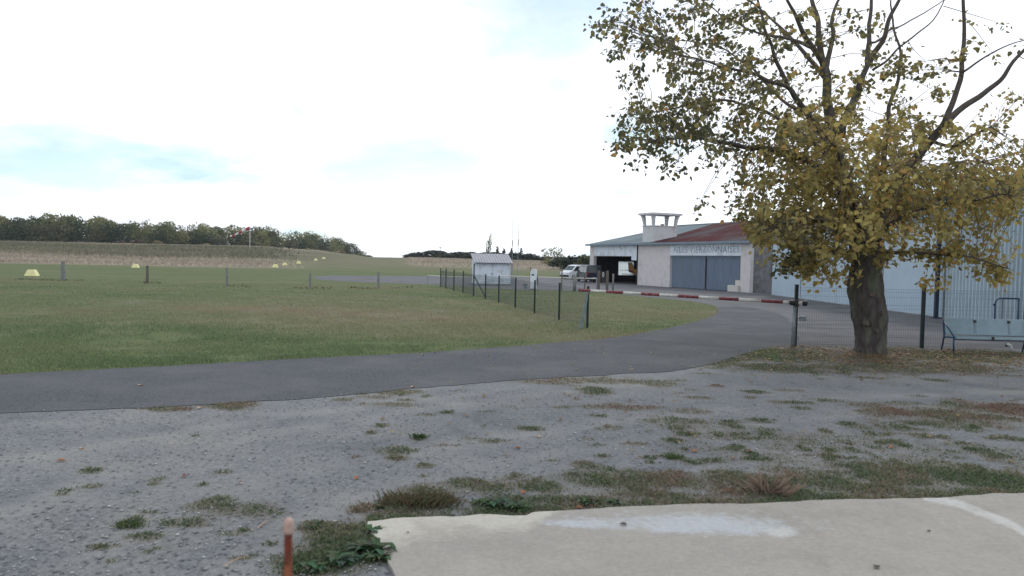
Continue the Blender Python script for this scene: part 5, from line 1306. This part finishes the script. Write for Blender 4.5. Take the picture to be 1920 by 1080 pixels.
o = link('loose_stones', np_mesh('loose_stones', V, Tt, leaf_mat('stone_chips', 0.0, .95), np.repeat(cs, 6, 0))); tag(o, 'loose grey stones scattered over the gravel yard', 'gravel', kind='stuff')

# ================================================================== WEED PLANTS, DRY TUFT, LEAVES, STICKS
def rosette(px, py, n, size, label, c0, c1, lift=.5):
    q = G(px, py, .004); e = empty('weed_plant', q, 0, label, 'weed', 'broad-leaved weeds along the pad')
    for k in range(n):
        t = random.uniform(0, 6.28); L_ = size * random.uniform(.55, 1.1); up_ = random.uniform(.15, .95) * lift; wd = L_ * random.uniform(.14, .24)
        d = Vector((math.cos(t), math.sin(t), 0)); s_ = Vector((-d.y, d.x, 0)); st_ = Vector((random.gauss(0, size*.3), random.gauss(0, size*.16), 0))
        col = [c0[i] + (c1[i] - c0[i]) * random.random() for i in range(3)]
        V, Fc = [], []
        for j in range(6):
            u_ = j / 5; c = d * L_ * u_ + Vector((0, 0, L_ * up_ * (u_ * 1.6 - 1.15 * u_ * u_) + .005)); w_2 = wd * math.sin(math.pi * min(1, u_ * .85 + .12)) * (1 + .25 * math.sin(j * 2.5 + k))
            V += [c + s_ * w_2 + Vector((0, 0, w_2 * .35)), c, c - s_ * w_2 + Vector((0, 0, w_2 * .35))]
        for j in range(5):
            a = j*3; Fc += [(a, a+1, a+4, a+3), (a+1, a+2, a+5, a+4)]
        lf = link('leaf', np_mesh('leaf', np.array([tuple(v) for v in V]), np.array(Fc), M['blade'], np.array([col] * len(V)), 4), e); lf.location = st_
    return e
G0, G1 = (.055,.095,.05), (.12,.165,.09)
for px, py, n, s, lab in [(930,950,34,.13,'dark leafy weed clump at the pad edge, broadest one'),(975,955,30,.14,'dark leafy weed clump just right of the broadest one'),(905,944,18,.09,'small leafy weed just left of the broadest clump'),
  (1105,944,30,.11,'upright leafy weed at the pad edge right of the dark clumps'),(1150,944,18,.08,'smaller leafy weed right of the upright one'),(715,953,16,.07,'little leafy weed left of the reddish tuft'),
  (700,1000,30,.11,'leafy weed hanging over the upper corner of the pad'),(690,1035,38,.16,'large pale-green leafy weed at the left side of the pad'),(640,1055,26,.14,'leafy weed low beside the rusty stake'),(715,1050,24,.12,'leafy weed spilling onto the pad at its left side'),(590,990,16,.07,'small dark weed right beside the stake cap'),(590,1070,26,.12,'leafy weed at the bottom edge right of the stake')]:
    rosette(px, py, int(n * 1.3), s * 1.0, lab, G0, G1, .9)
def tuft(px, py, n, hgt, spread, c, label, name='dry_tuft', lean=.9):
    q = G(px, py, .004); e = empty(name, q, 0, label, 'grass tuft', 'grass tufts by the pad')
    X = RNG.normal(0, spread, n); Y = RNG.normal(0, spread * .6, n); th = RNG.uniform(0, 6.28, n); ln = hgt * RNG.uniform(.2, 1.1, n) * lean; h_ = hgt * RNG.uniform(.4, 1.1, n)
    ang_ = np.arctan2(Y, X) + RNG.normal(0, .6, n); lx, ly = np.cos(ang_) * ln, np.sin(ang_) * ln; wx, wy = np.cos(th) * .003, np.sin(th) * .003
    V = np.stack([np.stack([X-wx, Y-wy, X*0], 1), np.stack([X+wx, Y+wy, X*0], 1), np.stack([X+lx*.4+wx*.8, Y+ly*.4+wy*.8, h_*.7], 1), np.stack([X+lx, Y+ly, h_], 1)], 1).reshape(-1, 3)
    o_ = np.arange(n)[:, None]*4; Tt = np.concatenate([o_+np.array([[0,1,2]]), o_+np.array([[0,2,3]])], 1).reshape(-1, 3)
    C = palette(RNG.uniform(0, 1, n), c) * 1.4; link('blades', np_mesh('blades', V, Tt, M['blade'], np.repeat(C, 4, 0)), e)['kind'] = 'stuff'
tuft(1442, 925, 110, .20, .10, [(.13,.095,.07), (.22,.17,.13)], 'bleached dry grass tuft sticking up beside the pad')
tuft(775, 945, 620, .085, .15, [(.075,.085,.045), (.10,.065,.045), (.06,.08,.035)], 'reddish-green tuft at the corner of the pad', 'grass_tuft')
tuft(810, 945, 420, .08, .12, [(.06,.08,.04), (.10,.065,.045)], 'shorter green tuft right of the reddish-green one', 'grass_tuft')
tuft(785, 822, 120, .07, .035, [(.04,.07,.025), (.07,.10,.04)], 'lone dark green tuft in the middle of the gravel', 'grass_tuft')
tuft(245, 987, 120, .05, .06, [(.045,.075,.03), (.08,.10,.045)], 'small green tuft at the left of the gravel', 'grass_tuft')
tuft(1262, 860, 120, .06, .05, [(.05,.08,.03), (.08,.10,.045)], 'green tuft before the mottled weed patch', 'grass_tuft')
def fallen(px, py, s, col, label, z=.018):
    s = s * 1.35; b = MB(); t = random.uniform(0, 6.28); P = []
    sh = [(0,0),(.35,.5),(.9,.45),(1.5,0),(.9,-.45),(.35,-.5)]
    for (x, y) in sh: P.append(Vector((x*math.cos(t)-y*math.sin(t), x*math.sin(t)+y*math.cos(t), .25*abs(y) + .15*math.sin(x*2))) * s)
    c = Vector((.7*math.cos(t), .7*math.sin(t), .02)) * s
    b.v = P + [c]; b.f = [(i, (i+1) % 6, 6) for i in range(6)]
    me_ = bpy.data.meshes.new('fallen_leaf'); me_.from_pydata(b.v, [], b.f); me_.materials.append(col)
    o = link('fallen_leaf', me_); o.location = G(px, py, z); tag(o, label, 'leaf', 'fallen leaves on the yard')
M['lf_or'] = mat('orange_brown_leaf', (.36,.13,.04), (.25,.09,.03), 30, .8); M['lf_br'] = mat('red_brown_leaf', (.20,.055,.03), (.14,.04,.025), 30, .8); M['lf_pale'] = mat('pale_dry_leaf', (.48,.34,.22), (.38,.26,.16), 30, .8)
for px, py, s, c, lab in [(123,863,.045,'lf_or','curled orange leaf on the gravel at the far left'),(352,891,.035,'lf_br','red-brown leaf on the gravel left of centre'),(1300,847,.05,'lf_or','bright orange leaf beside the mottled weeds'),(258,723,.05,'lf_pale','pale dry leaf lying on the asphalt'),
  (795,666,.05,'lf_pale','pale leaf on the asphalt near the lawn edge'),(770,726,.05,'lf_pale','pale leaf at the near edge of the asphalt'),(977,840,.04,'lf_or','orange leaf in the middle of the gravel'),(665,898,.04,'lf_or','faded orange leaf left of the pad corner'),(448,903,.03,'lf_br','small red-brown leaf left of the stake'),
  (1010,820,.04,'lf_pale','pale leaf in the middle of the gravel'),(370,766,.05,'lf_pale','pale leaf on the seam between asphalt and gravel'),(980,925,.04,'lf_or','orange leaf caught in the dark weed clump'),(1677,838,.05,'lf_or','orange leaf in the weeds right of the dry tuft'),(158,842,.03,'lf_or','tiny orange leaf beyond the curled one'),(1408,716,.05,'lf_or','orange leaf on the gravel before the tree'),(1090,953,.035,'lf_or','orange leaf against the pad edge')]:
    fallen(px, py, s, M[c], lab)
fallen(1176, 984, .035, M['twig'], 'dark curled leaf on the white stain of the pad', PAD_TOP + .008)
fallen(1645, 1066, .035, M['twig'], 'dark curled leaf near the bottom of the pad', PAD_TOP + .008)
fallen(1744, 997, .022, M['twig'], 'small dark leaf in the middle of the pad', PAD_TOP + .008)
fallen(766, 999, .014, M['twig'], 'small dark crumb near the pad corner', PAD_TOP + .006)
for a, b, lab in [((484,990),(500,977),'pale forked twig lying on the gravel left of the stake'),((420,1062),(460,1042),'pale straw stalk on the gravel at the bottom')]:
    p0, p1 = G(*a, .012), G(*b, .02); o = MB().tube([Vector((0,0,0)), (p1-p0)*.5 + Vector((0,0,.01)), p1-p0], [.004,.004,.002], 5).tube([(p1-p0)*.9, (p1-p0)*.9 + Vector((.03,-.05,0))], [.003,.002], 4).build('dry_twig', M['lf_pale'], None); o.location = p0; tag(o, lab, 'twig')

# leaf litter under the tree
N = 2600
Xt = tb.x + RNG.normal(0, 3.0, N); Yt = tb.y - .6 + RNG.normal(0, 1.5, N)
ok = (Yt < 21.5) & ~inpoly(Xt, Yt, ROAD) & (np.hypot(Xt - tb.x, Yt - tb.y) > .45)
far_l = RNG.uniform(0, 1, N) < .12; Xt = np.where(far_l, RNG.uniform(-2, 13, N), Xt); Yt = np.where(far_l, RNG.uniform(8.5, 20, N), Yt); ok |= far_l & ~inpoly(Xt, Yt, ROAD)
Xt, Yt = Xt[ok], Yt[ok]; N = len(Xt)
ths = RNG.uniform(0, 6.28, N); sz = RNG.uniform(.03, .065, N)
sh = np.array([(0,0),(.35,.5),(1.0,.42),(1.5,0),(1.0,-.42),(.35,-.5)])
lx = (sh[None,:,0]*np.cos(ths)[:,None] - sh[None,:,1]*np.sin(ths)[:,None]) * sz[:,None] + Xt[:,None]; ly = (sh[None,:,0]*np.sin(ths)[:,None] + sh[None,:,1]*np.cos(ths)[:,None]) * sz[:,None] + Yt[:,None]
lz = .02 + RNG.uniform(0, .03, (N, 6)); Vl = np.stack([lx, ly, lz], -1).reshape(-1, 3)
Tl = (np.arange(N)[:,None,None]*6 + np.array([[0,1,5],[1,2,5],[2,4,5],[2,3,4]])[None]).reshape(-1, 3)
o = link('leaf_litter', np_mesh('leaf_litter', Vl, Tl, M['blade'], np.repeat(palette(RNG.uniform(0, 1, N), [(.16,.10,.07), (.27,.18,.10), (.40,.30,.12), (.22,.12,.08)]), 6, 0)))
tag(o, 'brown and yellow leaf litter strewn under the tree', 'leaf litter', kind='stuff')

# ================================================================== HAZE
hz_me = MB().box(-1500, 1500, -60, 1450, -1.5, 45).mesh('haze', M['black'])
hz_me.materials.clear()
hm = bpy.data.materials.new('thin_haze'); hm.use_nodes = True; hm.node_tree.nodes.clear()
ho = hm.node_tree.nodes.new('ShaderNodeOutputMaterial'); hv = hm.node_tree.nodes.new('ShaderNodeVolumePrincipled')
hv.inputs['Color'].default_value = (.80, .90, 1.0, 1); hv.inputs['Density'].default_value = .00011; hv.inputs['Anisotropy'].default_value = .3
hm.node_tree.links.new(hv.outputs[0], ho.inputs['Volume']); hz_me.materials.append(hm)
tag(link('haze', hz_me), kind='stuff')
